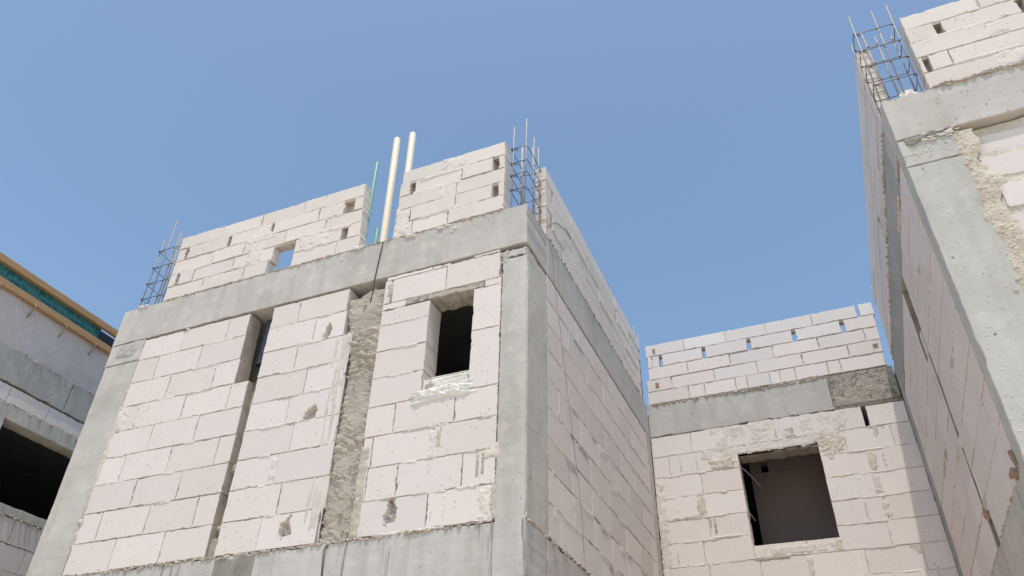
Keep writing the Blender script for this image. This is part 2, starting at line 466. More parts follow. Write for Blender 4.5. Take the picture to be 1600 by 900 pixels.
# --- front columns, beams
mb = MB(); concrete(mb, F_front, -6.225, -5.805, -1.55, 3.748, 0.0, 0.42); concrete(mb, F_front, -6.235, -5.80, 3.751, 3.988, 0.002, 0.43)
mb.build('column', 'conc', main)
mb = MB(); concrete(mb, F_front, -2.018, XS, -1.55, 3.868, 0.0, 0.43, 0.05); block(mb, F_front, -2.015, XS-0.004, 3.873, 3.962, -0.008, 0.42, random, 0.02, 0.003, 0.3, 0.022, 0.01, 0.003, (0, 0.02), 0)
mb.build('column', ['conc'], main)
mb = MB(); concrete(mb, F_front, -6.24, XS, 3.99, 4.412, 0.004, 0.45, 0.05, 0.012)
for x in (-4.23, -3.85): 
    mb.cur = 1; concrete(mb, F_front, x, x+0.004, 4.0, 4.40, 0.0048, 0.02)
mb.build('ring_beam', ['conc', 'conc_dark'], main)
mb = MB(); concrete(mb, F_front, -5.80, XS+0.001, 1.30, 1.722, 0.003, 0.4, 0.06, 0.016)
mb.build('floor_beam', 'conc_base', main)
mb = MB(); concrete(mb, F_front, -4.25, -3.88, 1.31, 1.708, 0.006, 0.03); mb.build('beam_patch', 'conc_dark', main)
# rough blotch on the left column head and thin grouting above the corner column
mb = MB()
def hb(u, z):
    e = min((u+6.16)/0.06, (-5.86-u)/0.05, (z-3.80-0.07*max(0, fbm(u, 0, 7, 2)))/0.04, (3.985-z)/0.03)
    return min(0.012, 0.012*e) + fbm(u, z, 25, 1)*0.004 - 0.002 + fbm(u, z, 6, 4)*0.012
relief(mb, F_front, -6.17, -5.84, 3.78, 3.985, hb, 0.011, -0.004)
mb.build('mortar_smear', 'grey_smear', main, True, False)

# --- block panels of the front
pan = MB()
K = dict(rnd=rnd, dvar=0.0025)
AJ = {8: [-5.80, -5.30, -4.77, -4.537], 7: [-5.80, -5.53, -5.02, -4.53], 6: [-5.80, -5.30, -4.78, -4.52], 5: [-5.80, -5.55, -5.04, -4.545, -4.365],
      4: [-5.80, -5.31, -4.81, -4.357], 3: [-5.80, -5.53, -5.02, -4.52, -4.352], 2: [-5.80, -5.30, -4.82, -4.355], 1: [-5.80, -5.57, -5.06, -4.57, -4.362], 0: [-5.80, -5.32, -4.82, -4.36]}
for k in range(9):
    z1 = zc(k+1) if k < 8 else 3.968
    course(pan, F_front, zc(k), z1, AJ[k], depth=0.15 if k > 5 else 0.2, **K)
joint_bed(pan, F_front, -5.80, -4.37, 1.73, 3.23, seed=1); joint_bed(pan, F_front, -5.80, -4.55, 3.23, 3.975, seed=2)
BL = {8: -3.47, 7: -3.46, 6: -3.40, 5: -3.39, 4: -3.375, 3: -3.37, 2: -3.36, 1: -3.35, 0: -3.39}
BJ = {8: [-3.98], 7: [-3.77], 6: [-3.91], 5: [-3.76], 4: [-3.88], 3: [-3.78], 2: [-3.87], 1: [-3.78], 0: [-3.90]}
crater = {(7, 1): (-3.625, 3.565, 0.035, 0.06), (4, 1): (-3.64, 2.76, 0.06, 0.09), (0, 1): (-3.675, 1.87, 0.05, 0.075), ('c', 0): (-2.80, 1.90, 0.045, 0.10)}
def crater_block(mb, fr, u0, u1, z0, z1, cu, cz, rw, rh, seed):
    g = 0.003
    def h(u, z):
        e = math.hypot((u-cu)/rw*(1+0.25*fbm(0, z, 9, seed)), (z-cz)/rh) + fbm(u, z, 18, seed, 4)*0.62
        r = max(0.0, 1-e)
        dep = min(0.08, r*0.42 + (0.014 if r > 0 else 0))*(0.75+0.6*fbm(u, z, 34, seed+2, 2))
        sl = max(0, (cz-rh*0.35-z)/rh)           # the lower lip runs out flat
        return -max(0, dep)*(1-0.75*min(1, sl)) 
    sub = MB(); relief(sub, fr, u0+g, u1-g, z0+g, z1-g, h, 0.006, -9)
    mb.add(sub.v, sub.f)
    for (a, b, c, d_) in ((u0+g, u1-g, z0+g, z0+g), (u0+g, u1-g, z1-g, z1-g)):
        mb.add([fr(a, c, 0), fr(b, c, 0), fr(b, c, -0.2), fr(a, c, -0.2)], [(0, 1, 2, 3)])
    for a in (u0+g, u1-g):
        mb.add([fr(a, z0+g, 0), fr(a, z1-g, 0), fr(a, z1-g, -0.2), fr(a, z0+g, -0.2)], [(0, 1, 2, 3)])
for k in range(9):
    z1 = zc(k+1) if k < 8 else 3.970
    J = [-4.278]+BJ[k]+[BL[k]]
    if (k, 1) in crater:
        course(pan, F_front, zc(k), z1, J[:2], **K)
        crater_block(pan, F_front, J[1], J[2], zc(k), z1, *crater[(k, 1)], k*3.1)
    else: course(pan, F_front, zc(k), z1, J, **K)
joint_bed(pan, F_front, -4.27, -3.40, 1.73, 3.47, seed=3); joint_bed(pan, F_front, -4.27, -3.49, 3.47, 3.972, seed=4)
# right of the rough strip
CJ = {0: [-2.98, -2.52, -2.02], 1: [-3.10, -3.03, -2.78, -2.27, -2.02], 2: [-3.10, -3.02, -2.52, -2.02], 3: [-3.11, -2.86, -2.36, -2.02]}
for k in range(4):
    if k == 0:
        crater_block(pan, F_front, -3.085, -2.52, zc(0), zc(1), *crater[('c', 0)], 7.7)
        course(pan, F_front, zc(0), zc(1), [-2.52, -2.035], **K)
    else: course(pan, F_front, zc(k), zc(k+1), CJ[k], **K)
for k in (4, 5, 6): course(pan, F_front, zc(k), zc(k+1), [-3.11, -2.652], **K)
course(pan, F_front, zc(7), 3.637, [-3.11, -2.652], **K)
block(pan, F_front, -2.652, -2.262, zc(4), 2.892, -0.004, rnd=rnd)
block(pan, F_front, -2.263, -2.02, zc(4), 3.238, 0.0, rnd=rnd); block(pan, F_front, -2.261, -2.02, 3.238, 3.637, 0.001, rnd=rnd)
block(pan, F_front, -3.11, -2.885, 3.637, 3.70, 0, rnd=rnd); block(pan, F_front, -2.168, -2.02, 3.637, 3.702, 0, rnd=rnd)
block(pan, F_front, -3.11, -3.045, 3.70, 3.945, 0.002, rnd=rnd); block(pan, F_front, -3.03, -2.52, 3.70, 3.945, 0.001, rnd=rnd); block(pan, F_front, -2.52, -2.035, 3.70, 3.958, 0.002, rnd=rnd)
block(pan, F_front, -3.10, -2.66, 3.947, 3.985, 0.0, rnd=rnd, chip=0.25); block(pan, F_front, -2.66, -2.49, 3.947, 3.982, -0.003, rnd=rnd, chip=0.25)
block(pan, F_front, -2.40, -2.28, 3.96, 3.978, -0.012, rnd=rnd, chip=0.3); block(pan, F_front, -2.28, -2.04, 3.962, 3.986, -0.001, rnd=rnd, chip=0.3)
joint_bed(pan, F_front, -3.10, -2.03, 1.73, 2.87, seed=5); joint_bed(pan, F_front, -3.10, -2.67, 2.87, 3.63, seed=6); joint_bed(pan, F_front, -2.245, -2.03, 2.87, 3.63, seed=6); joint_bed(pan, F_front, -3.10, -2.03, 3.65, 3.94, seed=7)
pan.build('block_wall', ['block', 'joint'], main)
mb = MB(); concrete(mb, F_front, -2.883, -2.17, 3.64, 3.697, 0.003, 0.21, 0.35, 0.016, 0.02); mb.build('lintel', 'conc_rough', main)

# --- chase left of the middle panel: dark back, narrow slot lower down
mb = MB()
mb.add([F_front(-4.75, 3.15, -0.31), F_front(-4.2, 3.15, -0.31), F_front(-4.2, 3.99, -0.31), F_front(-4.75, 3.99, -0.31)], [(0, 1, 2, 3)])
relief(mb, F_front, -4.372, -4.27, 1.73, 3.235, lambda u, z: -0.085 + 0.014*fbm(u, z, 9, 2) + (0.055 if z < 1.89 else 0) + (0.035 if 2.42 < z < 2.49 else 0) + (0.03 if 1.95 < z < 1.99 else 0), 0.015, -9)
mb.add([F_front(-4.372, 3.235, -0.05), F_front(-4.27, 3.235, -0.05), F_front(-4.27, 3.235, -0.31), F_front(-4.55, 3.235, -0.31), F_front(-4.55, 3.235, -0.003)], [(0, 1, 2, 3, 4)])
for k in range(9):  # brown reveal sheets: dirty mortar below, the beam's shade painted in above
    e_ = AJ[k][-1]-0.0005; dpt = 0.148 if k > 5 else 0.088
    relief(mb, lambda u, z, d, e=e_: F_front(e+d, z, -0.004-u), 0.0, dpt, zc(k)+0.002, min(3.966, zc(k+1)-0.002), lambda u, z: 0.001+0.0025*abs(fbm(u, z, 20, 3, 3)), 0.02, -9)
mb.build('wall_chase', 'strip', main, True, False)

# --- rough-cast strip over the pipes, with the grey wash at its left
def sl(z): return -3.36 - 0.10*max(0, min(1, (z-3.2)/0.5)) - 0.012*fbm(0, z, 6, 3)
def hs(u, z):
    L = sl(z); R = -3.108 + 0.006*fbm(0, z, 9, 8)
    top = 3.85 + 0.05*max(0, min(1, (u+3.36)/0.10)) + 0.012*fbm(u, 0, 20, 5)
    e = min((u-L)/0.02, (R-u)/0.015, (top-z)/0.03)
    if e < 0: return -0.05
    edge = 1-min(1, min(u-L, R-u)/0.07)
    bed = -0.012 + 0.010*fbm(u, z, 5, 1)
    w_ = 0.35*noise.noise(Vector((u*9, z*9, 5)))
    cl = noise.turbulence(Vector((u*10+w_, z*19+w_*1.5+u*5, 2)), 5, True)*0.030 - 0.006
    band = 0.05 + 0.95*max(0, min(1, 0.40+2.4*fbm(u*0.7, z, 2.6, 9)))
    return min(1, e)*0.012 - 0.012 + bed + cl*(0.12+0.88*max(edge*0.9, band))
mb = MB(); relief(mb, F_front, -3.50, -3.09, 1.725, 3.965, hs, 0.0065, -0.03)
for i in range(26):
    z = random.uniform(1.75, 3.85); s = random.choice((sl(z)+0.02, -3.125, random.uniform(-3.35, -3.12)))
    lump(mb, F_front(s, z, random.uniform(-0.004, 0.008)), random.uniform(0.007, 0.016), i, 1, (1.3, 0.8, 0.9))
mb.build('mortar_strip', 'strip', main, False, False)
def hw(u, z):
    L = -3.515 + 0.02*fbm(0, z, 3, 4)+0.010*math.sin(z*9); e = min((u-L)/0.012, (3.50-z)/0.04, (z-1.76)/0.1)
    strk = 0.5+fbm(u*14, z, 2.2, 11, 3)+0.25*fbm(u, z, 7, 5)
    return min(1, e)*0.003 - 0.002 + 0.009*(strk-0.66)
mb = MB(); relief(mb, F_front, -3.55, -3.36, 1.74, 3.5, hw, 0.006, -0.001)
mb.build('mortar_smear', 'pale_wash', main, True, False)
def hr(u, z):
    e = min((u+3.115)/0.01, (-3.035+0.018*fbm(0, z, 4, 2)-u)/0.01, (2.42-z)/0.03, (z-1.73)/0.02)
    return min(1, e)*0.005-0.003+0.004*fbm(u, z, 22, 6)
mb = MB(); relief(mb, F_front, -3.12, -3.01, 1.73, 2.42, hr, 0.009, -0.001); mb.build('mortar_smear', 'mortar', main, True, False)
# hollow head of the strip
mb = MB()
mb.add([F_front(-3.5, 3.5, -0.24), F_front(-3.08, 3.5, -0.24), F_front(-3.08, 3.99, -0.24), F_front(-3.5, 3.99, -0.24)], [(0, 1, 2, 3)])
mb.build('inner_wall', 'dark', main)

# --- pale smears: under the window, on mortar joints
def smear(fr, u0, u1, z0, z1, seed, mat, parent, thick=0.010, slope=0.0, thr=0.15, res=0.008, sc=(7, 26)):
    mb = MB(); um = (u0+u1)/2; zm = (z0+z1)/2
    def h(u, z):
        zz = z - slope*(u-um)
        e = 1-max(abs(u-um)/((u1-u0)/2), abs(zz-zm)/((z1-z0)/2))
        n = noise.fractal(Vector((u*sc[0], zz*sc[1], seed)), 1, 2, 4)
        v = min(1, e*2.2) + n*0.75 - thr - 0.35
        return min(1.0, v*1.6)*thick*(0.75+0.5*noise.noise(Vector((u*40, zz*70, seed)))) if v > 0 else -0.006
    relief(mb, fr, u0, u1, z0-abs(slope)*(u1-u0)/2, z1+abs(slope)*(u1-u0)/2, h, res, -0.001)
    return mb.build('mortar_smear', mat, parent, True, False)
smear(F_front, -2.76, -2.20, 2.69, 2.81, 3, 'white', main, 0.024, 0.05, -0.05, 0.007, (5, 38))
smear(F_front, -2.60, -2.24, 2.77, 2.89, 9, 'smear', main, 0.008, 0.05, 0.0, 0.007, (4, 60))
mb = MB(); block(mb, F_front, -2.655, -2.26, 2.888, 2.90, -0.004, 0.2, rnd, gap=0); mb.build('window_sill', 'smear', main)
for (a, b, c, d, m) in ((-2.14, -2.03, 1.74, 1.99, 'plaster'), (-2.12, -1.99, 2.16, 2.28, 'cream'), (-2.2, -2.02, 2.465, 2.49, 'joint'), (-2.50, -2.44, 2.24, 2.49, 'mortar'), (-2.56, -2.48, 2.22, 2.48, 'plaster'),
                        (-3.93, -3.86, 2.24, 2.48, 'plaster'), (-5.83, -5.76, 2.4, 3.3, 'cream'), (-5.84, -5.68, 2.95, 3.26, 'plaster'), (-5.83, -5.77, 1.9, 2.5, 'mortar'), (-2.06, -2.0, 1.74, 2.05, 'mortar'), (-3.09, -3.02, 3.70, 3.95, 'mortar'),
                        (-3.06, -2.7, 3.475, 3.50, 'plaster'), (-5.6, -5.4, 2.95, 3.24, 'plaster'), (-2.06, -1.97, 3.8, 3.97, 'grey_smear')):
    smear(F_front, a, b, c, d, a*7+c, m, main, 0.006, 0.0, 0.1, 0.008, (18, 18))
# ragged mortar ledges: on the floor beam, the ring beam and the column seams
mb = MB()
for i in range(16):
    c_ = random.uniform(-5.7, -2.1); crumbs(mb, F_front, c_-0.12, c_+0.12, 1.727, 7, 0.003, 0.009, 0.0, 0.008, 0.005)
for i in range(55): 
    z = random.uniform(1.9, 3.7); lump(mb, F_front(-5.805+random.uniform(-0.012, 0.014), z, 0.001), random.uniform(0.004, 0.011), i, 1, (0.8, 0.6, 1.6))
    lump(mb, F_front(-2.02+random.uniform(-0.007, 0.007), random.uniform(1.75, 3.8), 0.0), random.uniform(0.003, 0.007), i*3, 1, (0.8, 0.6, 1.5))
for i in range(90):
    lump(mb, F_side(4.845+random.uniform(-0.03, 0.01), random.choice((random.uniform(3.3, 3.6), random.uniform(1.75, 2.6), random.uniform(1.75, 3.9))), 0.0), random.uniform(0.004, 0.011), i*5, 1, (0.6, 0.8, 1.8))
for i in range(60):
    lump(mb, F_side(random.uniform(4.5, 4.84), random.uniform(1.73, 2.3)**1.0, 0.0), random.uniform(0.003, 0.008), i*5.5, 1, (0.5, 0.8, 2.2))
mb.build('mortar_crumbs', 'cream', main, False, False)
mb = MB(); mb.cur = 0
crumbs(mb, F_front, -5.70, -2.05, 4.415, 230, 0.005, 0.015, -0.004, 0.006, 0.006); crumbs(mb, F_front, -5.7, -2.1, 1.720, 190, 0.005, 0.014, 0.0, 0.006)
crumbs(mb, F_side, 4.9, 8.0, 4.415, 120, 0.005, 0.014, -0.004, 0.006, 0.006); crumbs(mb, F_side, 4.45, 8.0, 1.722, 120, 0.006, 0.016, -0.003, 0.010)
mb.build('mortar_crumbs', 'joint', main, False, False)
lumps('mortar_lump', 'smear', main, F_front, [(x, z, 0.006, s_, x*9+z, (1.5, 0.6, 0.7)) for (x, z, s_) in ((-2.93, 4.395, 0.028), (-2.88, 4.385, 0.022), (-2.62, 4.39, 0.024), (-2.55, 4.40, 0.018), (-2.48, 4.345, 0.017), (-2.50, 4.315, 0.013), (-3.46, 4.418, 0.03), (-3.42, 4.422, 0.026), (-4.18, 4.42, 0.02), (-4.1, 4.415, 0.02), (-3.62, 4.33, 0.010), (-5.30, 3.995, 0.016), (-5.27, 3.97, 0.013), (-5.80, 2.18, 0.02), (-5.79, 2.165, 0.016), (-6.02, 4.412, 0.026), (-5.95, 4.412, 0.02))])

joint_smears(F_front, [(-5.80, -4.62, 0, 8), (-4.26, -3.55, 0, 8), (-3.0, -2.06, 0, 3), (-3.1, -2.70, 5, 7)], 60, main, 'plaster', 1)
joint_smears(F_front, [(-5.80, -4.62, 1, 8), (-4.26, -3.55, 1, 8), (-3.0, -2.06, 1, 3)], 16, main, 'mortar', 2)
joint_smears(F_side, [(4.86, 8.0, 1, 8)], 40, main, 'plaster', 3)
# --- stamped lettering on two blocks
mb = MB()
text_mesh(mb, '25 00A:YEGB', F_front, -2.125, 2.215, 0.030, 0.0042, True, 0.92); text_mesh(mb, '121 SIPORLESIS', F_front, -2.165, 2.215, 0.030, 0.0042, True, 0.86)
mb.build('stamped_text', 'ink', main, False, False)

# --- front parapets with their open slots
def parapet(fr, rows, parent, depth, mat='block_old', seed=0, rough=True, dv=0.005, bedlo=-0.015, closed=True):
    mb = MB(); r = random.Random(seed)
    for k, segs in enumerate(rows):
        for J in segs:
            course(mb, fr, ROW[k], ROW[k+1], J, rnd=r, depth=depth, dvar=dv, chip=0.10, cdep=0.013, jit=0.0016, tilt=(0.005, 0.008), rad=0.008)
    # joints: bed mortar behind, squeezed mortar in front
    for k, segs in enumerate(rows):
        for J in segs:
            a, b = J[0]+0.012, J[-1]-0.012
            z0 = ROW[k]-(0.02 if k else 0); z1 = ROW[k+1]-0.012
            joint_bed(mb, fr, a, b, z0+0.0, z1-0.0, bedlo, -0.009, seed+k)
            mb.cur = 1; mb.add([fr(a, z0, -depth+0.01), fr(b, z0, -depth+0.01), fr(b, z1, -depth+0.01), fr(a, z1, -depth+0.01)], [(0, 1, 2, 3)])
            if k:
                z = ROW[k]
                for (p, q) in ((a, b),):
                    mb.add([fr(p, z, -0.008), fr(q, z, -0.008), fr(q, z, -depth+0.008), fr(p, z, -depth+0.008)], [(0, 1, 2, 3)])
            mb.cur = 0
    if closed:
        mb.cur = 1
        for k, segs in enumerate(rows):
            for A, B in zip(segs[:-1], segs[1:]):
                a, b = A[-1]-0.004, B[0]+0.004
                if b-a < 0.16: mb.add([fr(a, ROW[k]+0.002, -depth*0.72), fr(b, ROW[k]+0.002, -depth*0.72), fr(b, ROW[k+1]-0.002, -depth*0.72), fr(a, ROW[k+1]-0.002, -depth*0.72)], [(0, 1, 2, 3)])
        mb.cur = 0
    return mb.build('parapet_wall', [mat, 'joint_pale'], parent)
PL = [[[-5.76, -5.28, -4.78, -4.50], [-4.215, -3.72, -3.46]],
      [[-5.765, -5.672], [-5.632, -5.45, -4.95, -4.47], [-4.215, -3.9, -3.69], [-3.62, -3.475]],
      [[-5.77, -5.25, -4.86, -4.36, -3.90, -3.485]],
      [[-5.775, -5.665], [-5.628, -5.105], [-5.073, -4.57], [-4.538, -4.0, -3.715], [-3.60, -3.495]],
      [[-5.78, -5.22, -4.72, -4.2, -3.95, -3.505]]]
parapet(F_front, PL, main, 0.105, 'block_old', 3)
PR = [[[-3.11, -2.92, -2.56, -2.022]], [[-3.108, -2.99], [-2.955, -2.50, -2.14], [-2.085, -2.022]], [[-3.10, -2.66, -2.5, -2.022]],
      [[-3.10, -2.99], [-2.94, -2.45, -2.145], [-2.09, -2.025]], [[-3.09, -2.62, -2.44, -2.028]]]
parapet(F_front, PR, main, 0.125, 'block_old', 8)
for (a, b, c, d) in ((-2.68, -2.38, 5.08, 5.26), (-2.72, -2.5, 4.72, 4.95), (-3.11, -2.95, 4.4, 4.78), (-3.0, -2.4, 4.885, 4.95), (-2.9, -2.2, 4.57, 4.63), (-2.95, -2.3, 5.05, 5.10), (-5.3, -5.1, 5.06, 5.25), (-4.9, -4.4, 4.86, 4.98), (-4.0, -3.7, 4.9, 5.24), (-4.2, -3.8, 4.55, 4.78), (-5.2, -4.9, 4.42, 4.6), (-4.8, -4.6, 4.55, 4.9), (-5.7, -5.2, 4.74, 4.79), (-4.2, -3.5, 4.73, 4.79), (-5.5, -4.6, 5.07, 5.115)):
    smear(F_front, a, b, c, d, a*3+c, 'plaster', main, 0.0035, 0.0, 0.12, 0.009, (18, 18))

# --- right flank: column return is part of the corner column; beams, panel, parapet
mb = MB(); concrete(mb, F_side, 4.871, 8.28, 3.992, 4.41, 0.002, 0.35, 0.05, 0.012); mb.build('ring_beam', 'conc_grey', main)
mb = MB(); concrete(mb, F_side, 4.822, 8.28, 1.30, 1.72, 0.002, 0.35, 0.06, 0.016); mb.build('floor_beam', 'conc_base', main)
mb = MB(); concrete(mb, F_side, 8.09, 8.282, 1.722, 3.99, 0.003, 0.3, 0.05); mb.build('column', 'conc_side', main)
mb = MB(); concrete(mb, F_side, 4.425, 4.846, 1.726, 3.80, 0.003, 0.02, 0.10, 0.02); block(mb, F_side, 4.43, 4.846, 3.80, 3.955, -0.002, 0.02, random, 0.03, 0.004, 0.3, 0.03, 0.02, 0.003, (0, 0.03), 0); mb.build('column_face', 'conc_side', main)
mb = MB(); r2 = random.Random(21)
for k in range(9):
    st = (5.12, 5.36)[k % 2] if k != 2 else 5.38
    J = bond(4.852, 8.088, st + r2.uniform(-0.03, 0.03), 0.507)
    z1 = zc(k+1) if k < 8 else 3.972
    course(mb, F_side, zc(k), z1, J, rnd=r2, gap=0.0026, dvar=0.0009, tilt=(0.0008, 0.009), chip=0.12, cdep=0.012)
block(mb, F_side, 5.135, 5.615, zc(0)+0.255, zc(1)+0.252, -0.007, 0.19, r2) if False else None
joint_bed(mb, F_side, 4.86, 8.08, 1.73, 3.965, -0.011, -0.0045, 30)
mb.build('block_wall', ['block', 'joint_dark'], main)
for i in range(20):
    a = random.uniform(4.9, 7.6); c = zc(random.randint(1, 8))
    smear(F_side, a, a+random.uniform(0.05, 0.35), c-random.uniform(0.02, 0.10), c+0.015, i, random.choice(('plaster', 'mortar', 'grey_smear')), main, 0.006, 0, 0.0, 0.010, (18, 9))
SP = []
for k in range(5):
    if k == 3: SP.append([[4.852, 5.02], [5.05, 5.55], [5.58, 6.07], [6.10, 6.6], [6.63, 7.12], [7.15, 7.66], [7.70, 8.095]])
    elif k == 1: SP.append([[4.852, 4.98], [5.02, 5.5, 6.0, 6.5, 7.0, 7.5, 8.0, 8.095]])
    else: SP.append([bond(4.852, 8.10, 5.3+0.07*k)])
parapet(F_side, SP, main, 0.10, 'block_old', 14)

# --- rebar cages on the roof corners
cage(main, (-1.98, -1.835), (0.04, 0.385), 4.41, [(-1.975, 0.045, 5.45), (-1.85, 0.04, 5.50), (-1.91, 0.385, 5.62), (-1.84, 0.38, 5.47), (-2.03, 0.39, 5.58), (-1.865, 0.30, 5.40), (-1.93, 0.20, 5.36)], (5.16, 4.97, 4.82, 4.65), F_front)
cage(main, (-6.13, -5.86), (0.04, 0.22), 4.41, [(-6.12, 0.045, 5.40), (-6.09, 0.10, 5.69), (-5.99, 0.2, 5.46), (-5.92, 0.05, 5.46), (-6.03, 0.21, 5.34), (-5.86, 0.2, 5.44), (-5.88, 0.05, 5.38)], (5.20, 4.97, 4.755, 4.56), F_front)
cage(main, (-2.03, -1.84), (3.70, 3.86), 4.41, [(-2.03, 3.7, 5.35), (-1.84, 3.7, 5.5), (-1.84, 3.85, 5.45), (-2.03, 3.86, 5.4)], (5.2, 5.05, 4.9, 4.75, 4.6), F_front)

# --- inside of the house: floor and roof slabs, rear and inner walls, all below the ring beam
mb = MB(); box(mb, -5.79, -2.16, 4.84, 11.9, 4.18, 4.38); mb.build('roof_slab', 'conc_dim', main)
mb = MB(); box(mb, -5.79, -2.16, 4.84, 11.9, 1.45, 1.70); mb.build('floor_slab', 'conc_dim', main)
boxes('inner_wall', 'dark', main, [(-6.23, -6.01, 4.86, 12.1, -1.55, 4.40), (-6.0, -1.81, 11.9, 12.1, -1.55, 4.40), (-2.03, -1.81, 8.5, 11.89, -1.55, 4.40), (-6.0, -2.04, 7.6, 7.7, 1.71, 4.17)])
mb = MB(); rr = random.Random(2)
for k in range(11):
    course(mb, F_front, -1.55+0.259*k, -1.55+0.259*(k+1), bond(-5.80, -2.02, -5.5+0.25*(k % 2)), rnd=rr, step=0.08)
    course(mb, F_side, -1.55+0.259*k, -1.55+0.259*(k+1), bond(4.85, 8.28, 5.1+0.25*(k % 2)), rnd=rr, step=0.08)
joint_bed(mb, F_front, -5.8, -2.02, -1.55, 1.29, seed=40, res=0.12); joint_bed(mb, F_side, 4.85, 8.28, -1.55, 1.29, seed=41, res=0.12)
mb.build('block_wall', ['block', 'joint'], main)

# =================================================================== RECESSED HOUSE
back = thing('unfinished_house', 'recessed white block house between its two neighbours, with one larger square window opening', 'house', (-0.4, 10.2, -EYE), HG)
rb = random.Random(31); KB = dict(rnd=rb, dvar=0.003, chip=0.07)
mb = MB()

# courses: left of window / right of window
LJ = {3: [-1.797, -1.34, -0.838], 4: [-1.797, -1.25, -0.838], 5: [-1.797, -1.34, -0.838], 6: [-1.797, -1.27, -0.838], 7: [-1.797, -1.61, -1.14, -0.838]}
RJ = {3: [0.0, 0.46, 0.945], 4: [0.0, 0.49, 0.945], 5: [0.0, 0.45, 0.945], 6: [0.0, 0.50, 0.945], 7: [0.0, 0.28, 0.74, 0.945]}
for k in range(3): course(mb, F_back, zc(k), zc(k+1), bond(-1.797, 0.945, (-1.34, -1.26, -1.33)[k]+0.02), **KB)
course(mb, F_back, zc(3), 2.622, [-1.797, -1.33, -0.835, -0.32, 0.0, 0.45, 0.945], **KB) if False else None
course(mb, F_back, zc(3), zc(4), LJ[3], **KB); course(mb, F_back, zc(3), zc(4), RJ[3], **KB)
course(mb, F_back, zc(3), 2.625, [-0.835, -0.32, 0.0], **KB)
for k in range(4, 8):
    course(mb, F_back, zc(k), zc(k+1) if k < 7 else zc(8), LJ[k], **KB); course(mb, F_back, zc(k), zc(k+1), RJ[k], **KB)
course(mb, F_back, zc(8), 3.985, [-1.797, -1.33, -0.87, -0.4, 0.1, 0.515], **KB)
course(mb, F_back, zc(8), 3.978, [0.556, 0.943], **KB)
course(mb, F_back, 3.637, zc(8), [-0.838, -0.40, 0.0], rnd=rb, dvar=0.003, chip=0.5, cdep=0.03)
joint_bed(mb, F_back, -1.79, 0.94, 1.73, 2.61, -0.010, -0.003, 50); joint_bed(mb, F_back, -1.79, -0.85, 2.61, 3.98, -0.010, -0.003, 51); joint_bed(mb, F_back, 0.012, 0.94, 2.61, 3.73, -0.010, -0.003, 52); joint_bed(mb, F_back, -0.83, 0.50, 3.65, 3.97, -0.010, -0.003, 53)
mb.build('block_wall', ['block_clean_lit', 'joint_pale'], back)
mb = MB(); concrete(mb, F_back, -1.80, 0.252, 3.992, 4.412, 0.004, 0.3, 0.08, 0.016); mb.build('ring_beam', 'conc_grey', back)
mb = MB()
def hc(u, z): return 0.010 + 0.008*fbm(u, z, 9, 3) + 0.006*abs(fbm(u, z, 40, 5, 2)) - (0.03 if min(u-0.258, z-4.0, 4.40-z) < 0.010 else 0)
relief(mb, F_back, 0.254, 0.93, 3.99, 4.408, hc, 0.010, -9)
box(mb, 0.256, 0.935, YB+0.004, YB+0.30, 3.985, 4.405); mb.build('ring_beam', 'conc_rough', back)
mb = MB(); concrete(mb, F_back, -1.79, 0.94, 1.30, 1.72, 0.003, 0.3); mb.build('floor_beam', 'conc', back)
BP = [[[-1.78, -1.28, -1.09, -0.73, -0.60, -0.34, -0.23, -0.06, 0.29, 0.43, 0.895]], [[-1.78, -1.47, -0.96, -0.46, 0.05, 0.55, 0.90]],
      [[-1.742, -1.26, -0.75, -0.25, 0.26, 0.76, 0.91]], [[-1.742, -1.69, -1.595], [-1.56, -1.06], [-1.02, -0.52], [-0.48, 0.0], [0.04, 0.54], [0.58, 0.915]],
      [[-1.76, -1.27, -0.76, -0.28, 0.25, 0.745], [0.775, 0.93]]]
parapet(F_back, BP, back, 0.095, 'block_clean_lit', 19, dv=0.004, closed=False)
for (u, z, w, h_) in ((-1.65, 5.16, 0.035, 0.065), (-1.65, 4.665, 0.05, 0.075), (0.835, 4.675, 0.055, 0.06)):  # brown mortar plugs; the right-hand one paints the darkness of a deep hole
    mb = MB(); P = outline(u-w/2, u+w/2, z-h_/2, z+h_/2, random, 0.012, 0.003, 0.1, 0.004, 0.006)
    n = len(P); mb.add([F_back(p[0], p[1], 0.0075) for p in P]+[F_back(p[0], p[1], 0.0055) for p in P], [tuple(range(n))]+[(i, (i+1) % n, n+(i+1) % n, n+i) for i in range(n)])
    mb.build('plug_and_hole', 'rust', back)
# ragged plaster over the window head
def hp(u, z):
    um = -0.47; top = 4.0 + 0.02*fbm(u, 0, 6, 1)
    lo = 3.63 - 0.02 + 0.05*fbm(u, 0, 5, 9) - (0.10*max(0, 1-abs(u+1.0)/0.16)) - 0.17*max(0, 1-abs(u-0.10)/0.14)
    if -0.84 < u < 0.0: lo = max(lo, 3.637 + 0.02*fbm(u, 0, 14, 7))
    e = min((u+1.30+0.12*fbm(0, z, 5, 3))/0.05, (0.30+0.08*fbm(0, z, 6, 6)-u)/0.05, (top-z)/0.03, (z-lo)/0.02)
    return min(1, e)*0.004 - 0.003 + 0.007*fbm(u, z, 6, 4) + 0.003*fbm(u, z, 30, 8, 2)
mb = MB(); relief(mb, F_back, -1.40, 0.42, 3.42, 4.02, hp, 0.011, -0.001); mb.build('plaster_patch', 'plaster', back, True, False)
smear(F_back, 0.0, 0.28, 3.50, 3.80, 4, 'cream', back, 0.008, 0, 0.1, 0.009, (22, 26)); smear(F_back, -1.2, -0.84, 3.48, 3.64, 6, 'cream', back, 0.007, 0, 0.05, 0.009, (22, 26))
